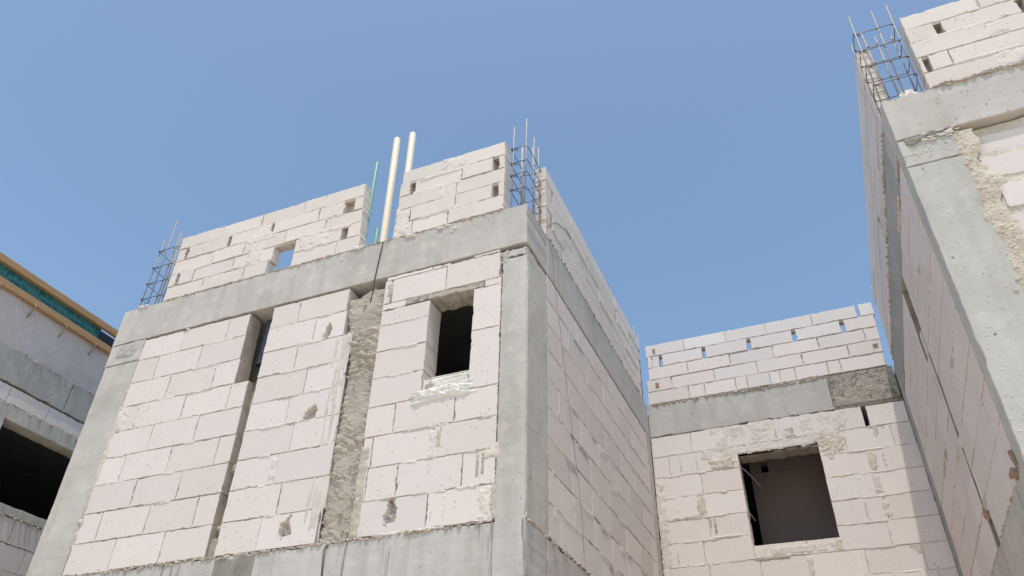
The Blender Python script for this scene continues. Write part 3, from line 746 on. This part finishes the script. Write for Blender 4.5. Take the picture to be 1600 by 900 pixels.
smear(F_back, -0.33, -0.18, 3.72, 3.9, 5, 'mortar', back, 0.005, 0, 0.1, 0.009, (16, 22)); smear(F_back, 0.2, 0.34, 3.72, 3.98, 2, 'plaster', back, 0.008, 0, -0.1, 0.009, (16, 10))
for (a, b, c, d, m) in ((0.44, 0.54, 3.25, 3.5, 'cream'), (0.42, 0.52, 3.0, 3.22, 'plaster'), (0.45, 0.54, 2.75, 2.95, 'plaster'), (-0.85, 0.1, 2.49, 2.60, 'plaster'), (-0.35, -0.28, 2.25, 2.48, 'plaster'), (-0.06, 0.03, 2.47, 2.62, 'cream'), (-1.36, -1.28, 2.98, 3.24, 'cream'), (-1.74, -1.3, 2.98, 3.02, 'cream'), (0.03, 0.5, 2.72, 2.75, 'plaster'), (-1.8, -1.68, 1.9, 3.5, 'plaster'), (0.03, 0.3, 3.23, 3.26, 'cream'), (-1.3, -0.88, 2.73, 2.77, 'plaster'), (-0.9, -0.5, 2.46, 2.51, 'mortar'), (-0.74, 0.5, 4.395, 4.43, 'conc')):
    if m != 'conc': smear(F_back, a, b, c, d, a*5+c, m, back, 0.006, 0, 0.0, 0.010, (16, 16))
joint_smears(F_back, [(-1.78, -0.85, 0, 7), (0.02, 0.7, 0, 8)], 60, back, 'plaster', 5)
joint_smears(F_back, [(-1.78, -0.85, 0, 7), (0.02, 0.7, 0, 7)], 16, back, 'cream', 6)
mb = MB()
crumbs(mb, F_back, -1.75, 0.25, 4.405, 150, 0.006, 0.018, 0.0, 0.008, 0.010); crumbs(mb, F_back, -0.7, 0.2, 4.385, 60, 0.006, 0.016, 0.0, 0.006, 0.010)
mb.build('mortar_crumbs', 'joint', back, False, False)
mb = MB(); concrete(mb, F_back, -0.842, 0.004, 3.60, 3.636, -0.012, 0.19, 0.5, 0.02, 0.02); mb.build('lintel', 'soffit', back)
mb = MB(); text_mesh(mb, '23 1000 IIIE8', F_back, -1.20, 2.955, 0.034, 0.0045, True, 0.92); text_mesh(mb, '00 25 4', F_back, -1.245, 2.945, 0.030, 0.0045, True, 0.9); mb.build('stamped_text', 'ink', back, False, False)
# dark rooms behind
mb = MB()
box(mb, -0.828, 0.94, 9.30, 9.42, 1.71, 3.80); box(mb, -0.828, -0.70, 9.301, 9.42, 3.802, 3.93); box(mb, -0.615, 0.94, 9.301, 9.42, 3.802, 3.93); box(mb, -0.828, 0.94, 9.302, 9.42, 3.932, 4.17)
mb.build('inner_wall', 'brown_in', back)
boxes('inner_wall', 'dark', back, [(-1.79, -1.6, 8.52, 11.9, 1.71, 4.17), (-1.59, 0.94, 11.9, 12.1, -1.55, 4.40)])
mb = MB(); box(mb, -1.79, 0.94, 8.5, 11.88, 4.18, 4.38); mb.build('roof_slab', 'conc_dim', back)
mb = MB(); box(mb, -1.79, 0.94, 8.5, 11.88, 1.45, 1.70); mb.build('floor_slab', 'conc_dim', back)
mb = MB()
for k in range(11): course(mb, F_back, -1.55+0.259*k, -1.55+0.259*(k+1), bond(-1.79, 0.94, -1.5+0.25*(k % 2)), rnd=rb, step=0.08)
joint_bed(mb, F_back, -1.79, 0.94, -1.55, 1.29, seed=55, res=0.12); mb.build('block_wall', ['block', 'joint'], back)

# =================================================================== RIGHT HOUSE
right = thing('unfinished_house', 'block house at far right with wide concrete corner column and long shaded flank', 'house', (3.0, 6.4, -EYE), HG)
rr = random.Random(77)
mb = MB(); concrete(mb, F_rfront, XR, 1.30, 1.69, 3.757, 0.0, 0.165, 0.06, 0.012); concrete(mb, F_rfront, XR+0.001, 1.30, 3.762, 4.008, -0.001, 0.165, 0.06, 0.012)
mb.build('column', 'conc_grey', right)
mb = MB(); concrete(mb, F_rfront, XR-0.002, 5.0, 4.012, 4.412, 0.006, 0.40, 0.05, 0.012); mb.build('ring_beam', 'conc', right)
mb = MB(); concrete(mb, F_rfront, XR-0.004, 5.0, 1.28, 1.686, 0.006, 0.40, 0.05, 0.012); mb.build('floor_beam', 'conc_base', right)
def hsp(u, z):
    e = min((u-0.985)/0.02, (1.27-u)/0.08, (4.013-z)/0.01, (z-3.945-0.03*fbm(u, 0, 11, 3)-max(0, (u-1.15))*0.3)/0.012)
    return min(1, e)*0.024-0.012+0.007*fbm(u, z, 24, 5)
mb = MB(); relief(mb, F_rfront, 0.97, 1.29, 3.90, 4.012, hsp, 0.007, -0.002); mb.build('mortar_smear', 'conc_dark', right, True, False)  # spalled patch under the beam, its shade put in as dark concrete
mb = MB()
for k in range(8):
    course(mb, F_rfront, zc(k), zc(k+1)-0.01, bond(1.34+(0.03, 0.0)[k % 2], 5.0, 1.80+0.25*(k % 2)), rnd=rr, d=-0.010, dvar=0.003, gap=0.014, rad=0.03, chip=0.12, cdep=0.02, jit=0.003)
course(mb, F_rfront, zc(8), 3.925, bond(1.36, 5.0, 1.95), rnd=rr, d=-0.05, dvar=0.003, gap=0.008)
c0 = 1; joint_bed(mb, F_rfront, 1.28, 5.0, 1.69, 3.73, -0.026, -0.019, 61, 0.02); joint_bed(mb, F_rfront, 1.28, 5.0, 3.73, 4.0, -0.075, -0.06, 62, 0.03)
mb.build('block_wall', ['block', 'cream'], right)
# crumbling cream mortar beside the column
def hm(u, z):
    L = 1.262 + 0.030*fbm(0, z, 4.2, 3) + 0.012*fbm(0, z, 17, 4); R = 1.405 + 0.05*fbm(0, z, 5, 8)
    e = min((u-L)/0.012, (R-u)/0.05, (3.97-z)/0.03)
    k = abs(noise.noise(Vector((u*34, z*44, 4))))*0.010 + 0.006*fbm(u, z, 9, 6) + 0.006*abs(fbm(u, z, 60, 8, 2))
    return min(1, e)*0.012-0.012+k*min(1, max(0, e))
mb = MB(); relief(mb, F_rfront, 1.20, 1.47, 1.7, 3.98, hm, 0.009, -0.010)
for i in range(24):
    z = random.uniform(1.8, 3.9); lump(mb, F_rfront(1.30+random.gauss(0, 0.03), z, 0.004), random.uniform(0.004, 0.013), i*2.3, 1, (1.4, 0.5, 0.8))
mb.build('mortar_strip', 'strip_beige', right, False, False)
mb = MB()
for i in range(34): lump(mb, F_rfront(random.uniform(1.10, 1.32), random.uniform(3.94, 4.02), 0.006), random.uniform(0.005, 0.016), i*1.7, 1, (1.8, 0.6, 0.6))
for i in range(130): lump(mb, F_rfront(random.uniform(0.955, 1.27), random.uniform(1.75, 3.98), 0.0), random.uniform(0.0025, 0.006), i*1.3, 1, (1.6, 0.7, 0.7))
for i in range(40): lump(mb, F_rfront(1.07+random.gauss(0, 0.05), 3.87+random.gauss(0, 0.025), 0.0), random.uniform(0.003, 0.007), i*1.9, 1, (1.2, 0.8, 1.0))
mb.build('mortar_crumbs', 'smear', right, False, False)
mb = MB(); crumbs(mb, F_rfront, 1.3, 2.2, 4.413, 120, 0.008, 0.022, 0.0, 0.006, 0.012); mb.build('mortar_crumbs', 'joint', right, False, False)
# parapets
RP = [[[1.272, 1.79, 1.92, 2.4, 2.9, 3.4]], [[1.275, 1.31], [1.345, 1.48, 1.98, 2.5, 3.0, 3.4]], [[1.275, 1.77, 2.3, 2.8, 3.4]], [[1.28, 1.475], [1.52, 2.02], [2.06, 2.56], [2.6, 3.4]], [[1.285, 1.80, 2.3, 2.8, 3.4]]]
parapet(F_rfront, RP, right, 0.12, 'block_old', 44)
for (a, b, c, d) in ((1.7, 2.1, 4.42, 4.6), (1.3, 1.9, 4.9, 4.95), (1.4, 2.0, 4.58, 4.62), (1.75, 1.9, 4.76, 4.92)): smear(F_rfront, a, b, c, d, a*3, 'plaster', right, 0.006, 0, 0.0, 0.009, (14, 14))
SQ = [[[4.60, 5.1, 5.6, 6.00], [6.17, 6.68, 7.2, 7.7, 8.14]], [[4.60, 4.70], [4.73, 5.3, 5.8, 6.02], [6.16, 6.43], [6.46, 7.0, 7.5, 8.14]], [[4.60, 5.1, 5.6, 6.1, 6.45], [6.48, 6.9, 7.4, 8.14]],
      [[4.60, 4.79], [4.82, 5.33], [5.37, 5.69], [5.72, 6.24], [6.28, 6.74], [6.77, 7.3], [7.34, 8.14]], [[4.60, 5.0, 5.5, 6.0, 6.5, 7.0, 7.5, 8.14]]]
parapet(F_rside, SQ, right, 0.11, 'block_shade', 45, dv=0.004)
# flank
mb = MB(); concrete(mb, F_rside, 4.782, 8.2, 3.952, 4.36, 0.004, 0.3, 0.07, 0.014); mb.build('ring_beam', 'conc_dim', right)
mb = MB(); concrete(mb, F_rside, 4.782, 8.28, 1.28, 1.672, 0.010, 0.3, 0.05, 0.012); mb.build('floor_beam', 'conc_side', right)
mb = MB(); concrete(mb, F_rside, 8.07, 8.285, 1.674, 4.35, 0.006, 0.25, 0.04); mb.build('column', 'conc_dim', right)
mb = MB(); G0, G1 = 5.905, 5.965
for k in range(9):
    ph = (5.02, 5.31)[k % 2]
    z0, z1 = zc(k)-0.005, (zc(k+1)-0.005 if k < 8 else 3.945)
    if k == 0: z0 = 1.678
    ga, gb = (5.915, 5.99) if k < 6 else (5.912, 6.18)
    if k == 0: ga, gb = 5.80, 5.965
    if k == 6: block(mb, F_rside, 5.99, 6.09, z0, z1-0.03, -0.002, 0.1, rr)
    mb.cur = 1; mb.add([F_rside(gb-0.0015, z0, -0.004), F_rside(gb-0.0015, z1, -0.004), F_rside(gb-0.0015, z1, -0.06), F_rside(gb-0.0015, z0, -0.06)], [(0, 1, 2, 3)])
    mb.add([F_rside(ga+0.0015, z0, -0.004), F_rside(ga+0.0015, z1, -0.004), F_rside(ga+0.0015, z1, -0.06), F_rside(ga+0.0015, z0, -0.06)], [(0, 1, 2, 3)]); mb.cur = 0
    Jl = bond(4.545, ga, ph-0.5); Jr = bond(gb, 8.066, ph+1.03 if ph+1.03 > gb+0.1 else ph+1.53)
    course(mb, F_rside, z0, z1, Jl, rnd=rr, dvar=0.002, gap=0.0026, tilt=(0.003, 0.01)); course(mb, F_rside, z0, z1, Jr, rnd=rr, dvar=0.002, gap=0.0026, tilt=(0.003, 0.01))
joint_bed(mb, F_rside, 4.545, 5.79, 1.68, 3.94, -0.014, -0.005, 70); joint_bed(mb, F_rside, 6.19, 8.06, 1.68, 3.94, -0.014, -0.005, 71)
mb.cur = 1; mb.add([F_rside(5.79, 1.68, -0.055), F_rside(6.2, 1.68, -0.055), F_rside(6.2, 3.95, -0.055), F_rside(5.79, 3.95, -0.055)], [(0, 1, 2, 3)]); mb.cur = 0
mb.build('block_wall', ['block_shade', 'joint_dark'], right)
lumps('mortar_lump', 'rust', right, F_rside, [(5.93, 1.93, 0.0, 0.035, 3, (0.5, 1, 1.6)), (5.89, 1.90, -0.01, 0.03, 5, (0.8, 1.2, 0.7)), (4.56, 1.76, 0.0, 0.035, 8, (0.5, 1, 1.4)), (4.60, 1.69, 0.01, 0.04, 9, (0.8, 1.4, 0.6))])
mb = MB()
for i in range(40): lump(mb, F_rside(random.uniform(4.9, 5.3), 3.95+random.uniform(-0.008, 0.008), 0.008), random.uniform(0.008, 0.018), i, 1, (0.7, 1.5, 0.8))
mb.build('mortar_crumbs', 'cream', right, False, False)
mb = MB(); crumbs(mb, F_rside, 4.6, 8.1, 4.365, 120, 0.008, 0.02, 0.0, 0.008, 0.01); crumbs(mb, F_rside, 4.5, 7.5, 1.672, 130, 0.004, 0.011, 0.004, 0.010, 0.006); mb.build('mortar_crumbs', 'joint', right, False, False)
for i in range(14):
    a = random.uniform(4.7, 7.6); c = zc(random.randint(1, 8)); smear(F_rside, a, a+random.uniform(0.05, 0.4), c-0.06, c+0.02, i+60, random.choice(('plaster', 'mortar')), right, 0.005, 0, 0.05, 0.012, (14, 10))
mb = MB(); text_mesh(mb, '24 1000 8E', F_rside, 6.06, 3.05, 0.04, 0.004, True, 1.0); mb.build('stamped_text', 'ink', right, False, False)
cage(right, (0.965, 1.245), (0.05, 0.20), 4.41, [(0.965, 0.05, 5.48), (1.125, 0.05, 5.50), (1.235, 0.05, 5.51), (0.965, 0.2, 5.33), (1.06, 0.2, 5.47), (1.24, 0.2, 5.33), (1.125, 0.2, 5.36)], (5.26, 5.05, 4.865, 4.65), F_rfront)
cage(right, (0.985, 1.12), (3.80, 3.88), 4.36, [(0.985, 3.8, 5.4), (0.99, 3.88, 5.2), (1.12, 3.8, 5.3)], (5.1, 4.9, 4.7, 4.5), F_rfront)
mb = MB(); box(mb, 1.26, 4.99, 4.79, 11.9, 4.14, 4.34); mb.build('roof_slab', 'conc_dim', right)
mb = MB(); box(mb, 1.26, 4.99, 4.79, 11.9, 1.45, 1.66); mb.build('floor_slab', 'conc_dim', right)
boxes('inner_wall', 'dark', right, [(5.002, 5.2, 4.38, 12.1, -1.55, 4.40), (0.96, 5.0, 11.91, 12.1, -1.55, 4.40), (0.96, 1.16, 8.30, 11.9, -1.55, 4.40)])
mb = MB()
for k in range(11):
    course(mb, F_rfront, -1.55+0.257*k, -1.55+0.257*(k+1), bond(0.96, 5.0, 1.3+0.25*(k % 2)), rnd=rr, step=0.08); course(mb, F_rside, -1.55+0.257*k, -1.55+0.257*(k+1), bond(4.6, 8.28, 5.0+0.25*(k % 2)), rnd=rr, step=0.08)
joint_bed(mb, F_rfront, 0.97, 5.0, -1.55, 1.27, seed=80, res=0.12); joint_bed(mb, F_rside, 4.6, 8.28, -1.55, 1.27, seed=81, res=0.12); mb.build('block_wall', ['block_shade', 'joint'], right)

# =================================================================== LEFT HOUSE
left = thing('unfinished_house', 'shaded block house at far left with timber formwork on top and wide dark window', 'house', (-10.0, 6.0, -EYE), HG)
rl = random.Random(90); Y0, Y1 = 2.6, 9.0
mb = MB()
def hpw(u, z): return 0.0 + 0.006*fbm(u, z, 3, 2) + 0.002*fbm(u, z, 20, 4)
relief(mb, F_left, Y0, Y1, 4.34, 4.93, hpw, 0.03, -9); mb.add([F_left(Y0, 4.93, 0), F_left(Y1, 4.93, 0), F_left(Y1, 4.93, -0.15), F_left(Y0, 4.93, -0.15)], [(0, 1, 2, 3)])
mb.build('parapet_wall', 'render_grey', left, True, False)
mb = MB(); concrete(mb, F_left, Y0, 5.28, 3.998, 4.36, 0.012, 0.3, 0.12, 0.015); concrete(mb, F_left, 5.284, Y1, 3.998, 4.362, 0.010, 0.3, 0.12, 0.015); mb.build('ring_beam', 'conc_dim', left)
mb = MB()
course(mb, F_left, 3.80, 3.984, [Y0, 3.1, 3.6, 4.1, 4.63, 5.13, 5.64, 6.15, 6.65, 7.15, 7.65, 8.2, Y1], rnd=rl)
joint_bed(mb, F_left, Y0, Y1, 3.80, 3.975, seed=92)
for k in range(4): course(mb, F_left, 1.735+0.25*k, min(2.735, 1.985+0.25*k), bond(Y0, Y1, 3.0+0.25*(k % 2)), rnd=rl)
for k in range(4): course(mb, F_left, 2.735+0.235*k, 2.97+0.235*k, bond(Y0, 4.71, 3.2+0.25*(k % 2)), rnd=rl); course(mb, F_left, 2.735+0.235*k, 2.97+0.235*k, bond(6.3, Y1, 6.6+0.25*(k % 2)), rnd=rl)
joint_bed(mb, F_left, Y0, Y1, 1.74, 2.72, seed=93, res=0.04); joint_bed(mb, F_left, Y0, 4.70, 2.72, 3.62, seed=94, res=0.04); joint_bed(mb, F_left, 6.31, Y1, 2.72, 3.62, seed=95, res=0.04)
for k in range(12): course(mb, F_left, -1.55+0.27*k, -1.28+0.27*k, bond(Y0, Y1, 3.0+0.25*(k % 2)), rnd=rl, step=0.1)
mb.build('block_wall', ['block', 'joint'], left)
mb = MB(); concrete(mb, F_left, Y0, Y1, 3.635, 3.80, 0.006, 0.2, 0.10, 0.012); mb.build('lintel', 'conc_side', left)
mb = MB(); concrete(mb, F_left, 4.71, 5.26, 2.738, 2.835, 0.004, 0.2, 0.15, 0.012); concrete(mb, F_left, 5.264, 6.3, 2.738, 2.838, 0.006, 0.2, 0.15, 0.012); mb.build('window_sill', 'conc_side', left)
mb = MB(); crumbs(mb, F_left, 3.5, 6.5, 3.79, 80, 0.006, 0.016, 0.0, 0.008, 0.01); crumbs(mb, F_left, 3.5, 6.5, 4.36, 90, 0.006, 0.018, 0.0, 0.012, 0.012); crumbs(mb, F_left, 4.5, 6.5, 2.735, 60, 0.006, 0.016, 0.0, 0.012, 0.01)
mb.build('mortar_crumbs', 'joint', left, False, False)
mb = MB(); box(mb, -12.0, XL-0.22, Y0, Y1, 4.12, 4.33); mb.build('roof_slab', 'conc_dim', left)
mb = MB(); box(mb, -12.0, XL-0.22, Y0, Y1, 1.45, 1.70); mb.build('floor_slab', 'conc_dim', left)
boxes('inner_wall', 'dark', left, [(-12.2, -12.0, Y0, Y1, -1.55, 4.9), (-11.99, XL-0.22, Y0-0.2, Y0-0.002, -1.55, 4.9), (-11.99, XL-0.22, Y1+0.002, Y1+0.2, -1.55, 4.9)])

form = thing('formwork', 'timber and teal plywood formwork fixed along the top edge of the far left house', 'formwork', (XL, 5.5, 4.9))
mb = MB(); concrete(mb, F_left, Y0, 6.9, 4.912, 4.998, 0.062, 0.060, 0.02, 0.004, 0.08); mb.build('timber_board', 'wood', form)
mb = MB(); concrete(mb, F_left, Y0, 6.9, 5.160, 5.245, 0.062, 0.060, 0.02, 0.004, 0.08); mb.build('timber_board', 'wood', form)
mb = MB(); concrete(mb, F_left, Y0, 5.36, 4.93, 5.235, 0.0, 0.018, 0, 0); ply = mb.build('plywood_panel', 'ply', form)
mb = MB(); box(mb, XL-0.16, XL-0.142, Y0, 6.9, 4.93, 5.24); mb.build('plywood_panel', 'recess_dark', form)  # backing sheet coloured dark for the shade in the open recess
# printed pattern of the plywood film: square spirals, hooks and rows of dashes
mb = MB()
def stroke(pts, w, d=0.0016):
    for (a, b) in zip(pts[:-1], pts[1:]):
        du, dz = b[0]-a[0], b[1]-a[1]; L = math.hypot(du, dz)
        if L == 0: continue
        nx, nz = -dz/L*w/2, du/L*w/2; ex, ez = du/L*w/2, dz/L*w/2
        mb.add([F_left(a[0]-ex+nx, a[1]-ez+nz, d), F_left(b[0]+ex+nx, b[1]+ez+nz, d), F_left(b[0]+ex-nx, b[1]+ez-nz, d), F_left(a[0]-ex-nx, a[1]-ez-nz, d)], [(0, 1, 2, 3)])
def spiral(u, z, s): stroke([(u, z+s), (u, z), (u+s, z), (u+s, z+s*0.85), (u+s*0.32, z+s*0.85), (u+s*0.32, z+s*0.32), (u+s*0.66, z+s*0.32), (u+s*0.66, z+s*0.6)], s*0.12)
def hook(u, z, s): stroke([(u, z+s), (u, z+s*0.15), (u+s*0.2, z), (u+s*0.7, z), (u+s*0.85, z+s*0.2), (u+s*0.85, z+s*0.8)], s*0.16)
def ell(u, z, s): stroke([(u, z+s), (u, z+s*0.45), (u+s*0.7, z+s*0.45)], s*0.14); stroke([(u+s*0.1, z+s*0.25), (u+s*0.1, z), (u+s*0.5, z)], s*0.14)
for r_ in range(4):
    zz = 5.012 + 0.052*r_; u = Y0+0.03*r_ - (0.21 if r_ % 2 else 0); i = r_
    while u < 5.28:
        if r_ % 2 == 0:
            if i % 4 == 0: ell(u, zz-0.01, 0.062)
            elif i % 4 == 1: spiral(u, zz-0.012, 0.066)
            elif i % 4 == 2: spiral(u, zz-0.010, 0.066)
            else: hook(u, zz-0.008, 0.06)
            u += 0.088; i += 1
            if i % 4 == 0: u += 0.06
        else:
            stroke([(u, zz+0.012), (u+0.004, zz+0.036)], 0.010); u += 0.021; i += 1
            if i % 9 == 0: u += 0.02
    if r_ == 2: pass
pr = mb.build('printed_pattern', 'print', ply, False, False)
for y in (3.55, 4.0, 4.446, 4.88, 5.313, 5.75, 6.2):
    mb = MB(); tube(mb, [F_left(y, 4.935, 0.064), F_left(y+0.012, 4.895, 0.060), F_left(y+0.008, 4.83, 0.03), F_left(y+0.003, 4.77, 0.006)], 0.009, 6); mb.build('tie_wire', 'rust', form, True)

# =================================================================== PIPES, CABLES, LOOSE PIECES
def single(name, mat, pts, r, label, cat, group=None, n=8):
    base = Vector(pts[0]); o = None
    mb = MB(); tube(mb, pts, r, n)
    me_o = mb.build(name, mat, None, True)
    me_o.data.transform(Matrix.Translation(-base)); me_o.location = base
    return tag(me_o, label, cat, group)
def pipe(name, mat, p0, p1, r, label, cat, group=None):
    mb = MB(); pipe_mesh(mb, p0, p1, r); o = mb.build(name, mat, None, True)
    o.data.transform(Matrix.Translation(-Vector(p0))); o.location = p0
    try: o.data.set_sharp_from_angle(angle=math.radians(40))
    except Exception: pass
    return tag(o, label, cat, group)
pipe('vent_pipe', 'cream_pipe', (-3.292, 4.565, 3.70), (-3.312, 4.545, 5.925), 0.034, 'cream plastic pipe standing free in the gap between the two parapet pieces', 'pipe')
pipe('vent_pipe', 'cream_pipe', (-3.158, 4.62, 3.70), (-3.168, 4.60, 6.0), 0.034, 'cream plastic pipe rising from behind the left end of the right-hand parapet piece', 'pipe')
pipe('conduit', 'green_pipe', (-3.525, 4.57, 3.72), (-3.50, 4.53, 5.64), 0.017, 'tall thin green conduit leaning beside the end of the left parapet piece', 'conduit')
pipe('conduit', 'green_pipe', (-3.385, 4.56, 3.72), (-3.380, 4.55, 4.735), 0.0155, 'short green conduit stub next to the free-standing cream pipe', 'conduit')
pipe('drain_pipe', 'blue_pipe', (-4.472, 4.645, 4.02), (-4.472, 4.64, 3.515), 0.055, 'dark blue-grey drain pipe hanging in the wall slot under the ring beam', 'pipe')
single('cable', 'cable', [(-3.195, YF-0.01, 4.41), (-3.205, YF-0.012, 4.25), (-3.222, YF-0.012, 4.0), (-3.23, YF+0.006, 3.9), (-3.243, YF+0.006, 3.77)], 0.0045, 'black cable running down the ring beam onto the rough mortar strip', 'cable')
single('steel_hook', 'stirrup', [(-3.275, YF+0.03, 1.700), (-3.275, YF-0.015, 1.698), (-3.262, YF-0.05, 1.66), (-3.235, YF-0.075, 1.55), (-3.21, YF-0.09, 1.40)], 0.0075, 'bent steel bar sticking out of the concrete beam below the rough mortar strip', 'steel bar')
single('wire', 'wire', [F_side(4.84, 4.47, 0.01), F_side(4.90, 4.56, 0.025), F_side(5.05, 4.70, 0.03), F_side(5.16, 4.76, 0.02), F_side(5.36, 4.86, 0.014), F_side(5.54, 4.89, 0.008)], 0.0040, 'curled wire lying across the corner end of the flank parapet, below the rebar cage', 'wire')
single('wire', 'wire', [F_side(4.97, 4.40, 0.012), F_side(5.02, 4.0, 0.010), F_side(5.12, 3.70, 0.009), F_side(5.24, 3.29, 0.008), F_side(5.39, 2.75, 0.009), F_side(5.49, 2.45, 0.008), F_side(5.57, 2.09, 0.009), F_side(5.60, 1.68, 0.008)], 0.0013, 'long thin wire hanging down the block flank of the middle house', 'wire')
single('wire', 'pale_wire', [F_back(-0.845, 3.50, -0.03), F_back(-0.80, 3.46, -0.02), F_back(-0.73, 3.36, -0.02), F_back(-0.66, 3.25, -0.03)], 0.0017, 'pale wire crossing the upper left of the square window opening', 'wire')
single('wire', 'pale_wire', [F_back(-0.838, 2.99, -0.02), F_back(-0.80, 2.94, -0.01), F_back(-0.775, 2.88, -0.01)], 0.0018, 'short frayed wire end at the lower left jamb of the square window', 'wire')
mb = MB(); lump(mb, (0, 0, 0.05), 0.065, 12, 3, (0.9, 0.6, 1.1)); o = mb.build('block_fragment', 'smear', None); o.location = (1.15, 4.455, 4.41)
tag(o, 'broken white lump of mortar lying inside the right-hand rebar cage', 'rubble')
single('plastic_strip', 'blue', [(1.10, 4.62, 4.60), (1.14, 4.61, 4.605), (1.20, 4.61, 4.62)], 0.008, 'small blue plastic strip caught in the right-hand rebar cage', 'plastic strip')

# =================================================================== GROUND
M = NT('sandy_ground', 0.95)
n1 = M.noise(0.35, 8, 0.65); n2 = M.noise(6, 6, 0.7)
MAT['ground'] = M.done(M.mix(M.rng(n2, 0.3, 0.75, 0, 0.5), M.mix(M.rng(n1, 0.3, 0.7), c4(0.74, 0.645, 0.53), c4(0.66, 0.57, 0.46)), c4(0.56, 0.48, 0.385)), M.bump(n2, 0.7, 0.05))
mb = MB(); N = 40; S = 600.0
vs = []; fs = []
for j in range(N+1):
    for i in range(N+1):
        x = (i/N*2-1); y = (j/N*2-1); X = S*x*abs(x); Y = S*y*abs(y)
        vs.append((X, Y, -EYE + (0.05*noise.noise(Vector((X*0.3, Y*0.3, 0))) - 0.05 if abs(X) < 30 and abs(Y) < 30 else -0.05)))
for j in range(N):
    for i in range(N): a = j*(N+1)+i; fs.append((a, a+1, a+N+2, a+N+1))
mb.add(vs, fs); g = mb.build('ground', 'ground', None, True, False); g['kind'] = 'structure'; g['label'] = 'sandy building-site ground'

# lift everything so the ground lies at height zero
for o in list(SC.objects):
    if o.parent is None: o.location.z += EYE

# =================================================================== CAMERA, SUN, SKY
R = Matrix(((0.92179389, 0.38722172, 0.01885093), (-0.21608923, 0.55356207, -0.80428507), (-0.32187181, 0.73731158, 0.59394458)))
cam = bpy.data.cameras.new('camera'); co = bpy.data.objects.new('camera', cam); C.objects.link(co)
m3 = R.transposed() @ Matrix(((1, 0, 0), (0, -1, 0), (0, 0, -1)))
co.matrix_world = Matrix.Translation((0, 0, EYE)) @ m3.to_4x4()
cam.sensor_width = 36.0; cam.lens = 1203.3859/1600*36.0; cam.clip_end = 3000; cam.clip_start = 0.05
SC.camera = co

to_sun = Vector((0.090, -0.315, 1.0)).normalized()
sun = bpy.data.lights.new('sun', 'SUN'); so = bpy.data.objects.new('sun', sun); C.objects.link(so)
sun.energy = 2.25; sun.angle = math.radians(0.53); sun.color = (1.0, 0.925, 0.835)
so.rotation_euler = to_sun.to_track_quat('Z', 'Y').to_euler(); so.location = (0, 0, 30)

w = bpy.data.worlds.new('World'); SC.world = w; w.use_nodes = True
nt = w.node_tree; bg = nt.nodes['Background']
sky = nt.nodes.new('ShaderNodeTexSky'); sky.sky_type = 'NISHITA'; sky.sun_disc = False
sky.sun_elevation = math.asin(to_sun.z); sky.sun_rotation = math.atan2(to_sun.x, to_sun.y)
sky.altitude = 300; sky.air_density = 1.0; sky.dust_density = 1.5; sky.ozone_density = 1.0
tint = nt.nodes.new('ShaderNodeMix'); tint.data_type = 'RGBA'; tint.blend_type = 'MULTIPLY'; tint.inputs[0].default_value = 1.0; tint.inputs[7].default_value = (0.955, 1.0, 0.945, 1.0)
nt.links.new(sky.outputs[0], tint.inputs[6]); nt.links.new(tint.outputs[2], bg.inputs[0]); bg.inputs[1].default_value = 0.15
vs_ = SC.view_settings; vs_.view_transform = 'Standard'; vs_.look = 'None'; vs_.gamma = 1.0; vs_.exposure = 0.50; vs_.use_curve_mapping = False
SC.cycles.max_bounces = 8; SC.cycles.diffuse_bounces = 5
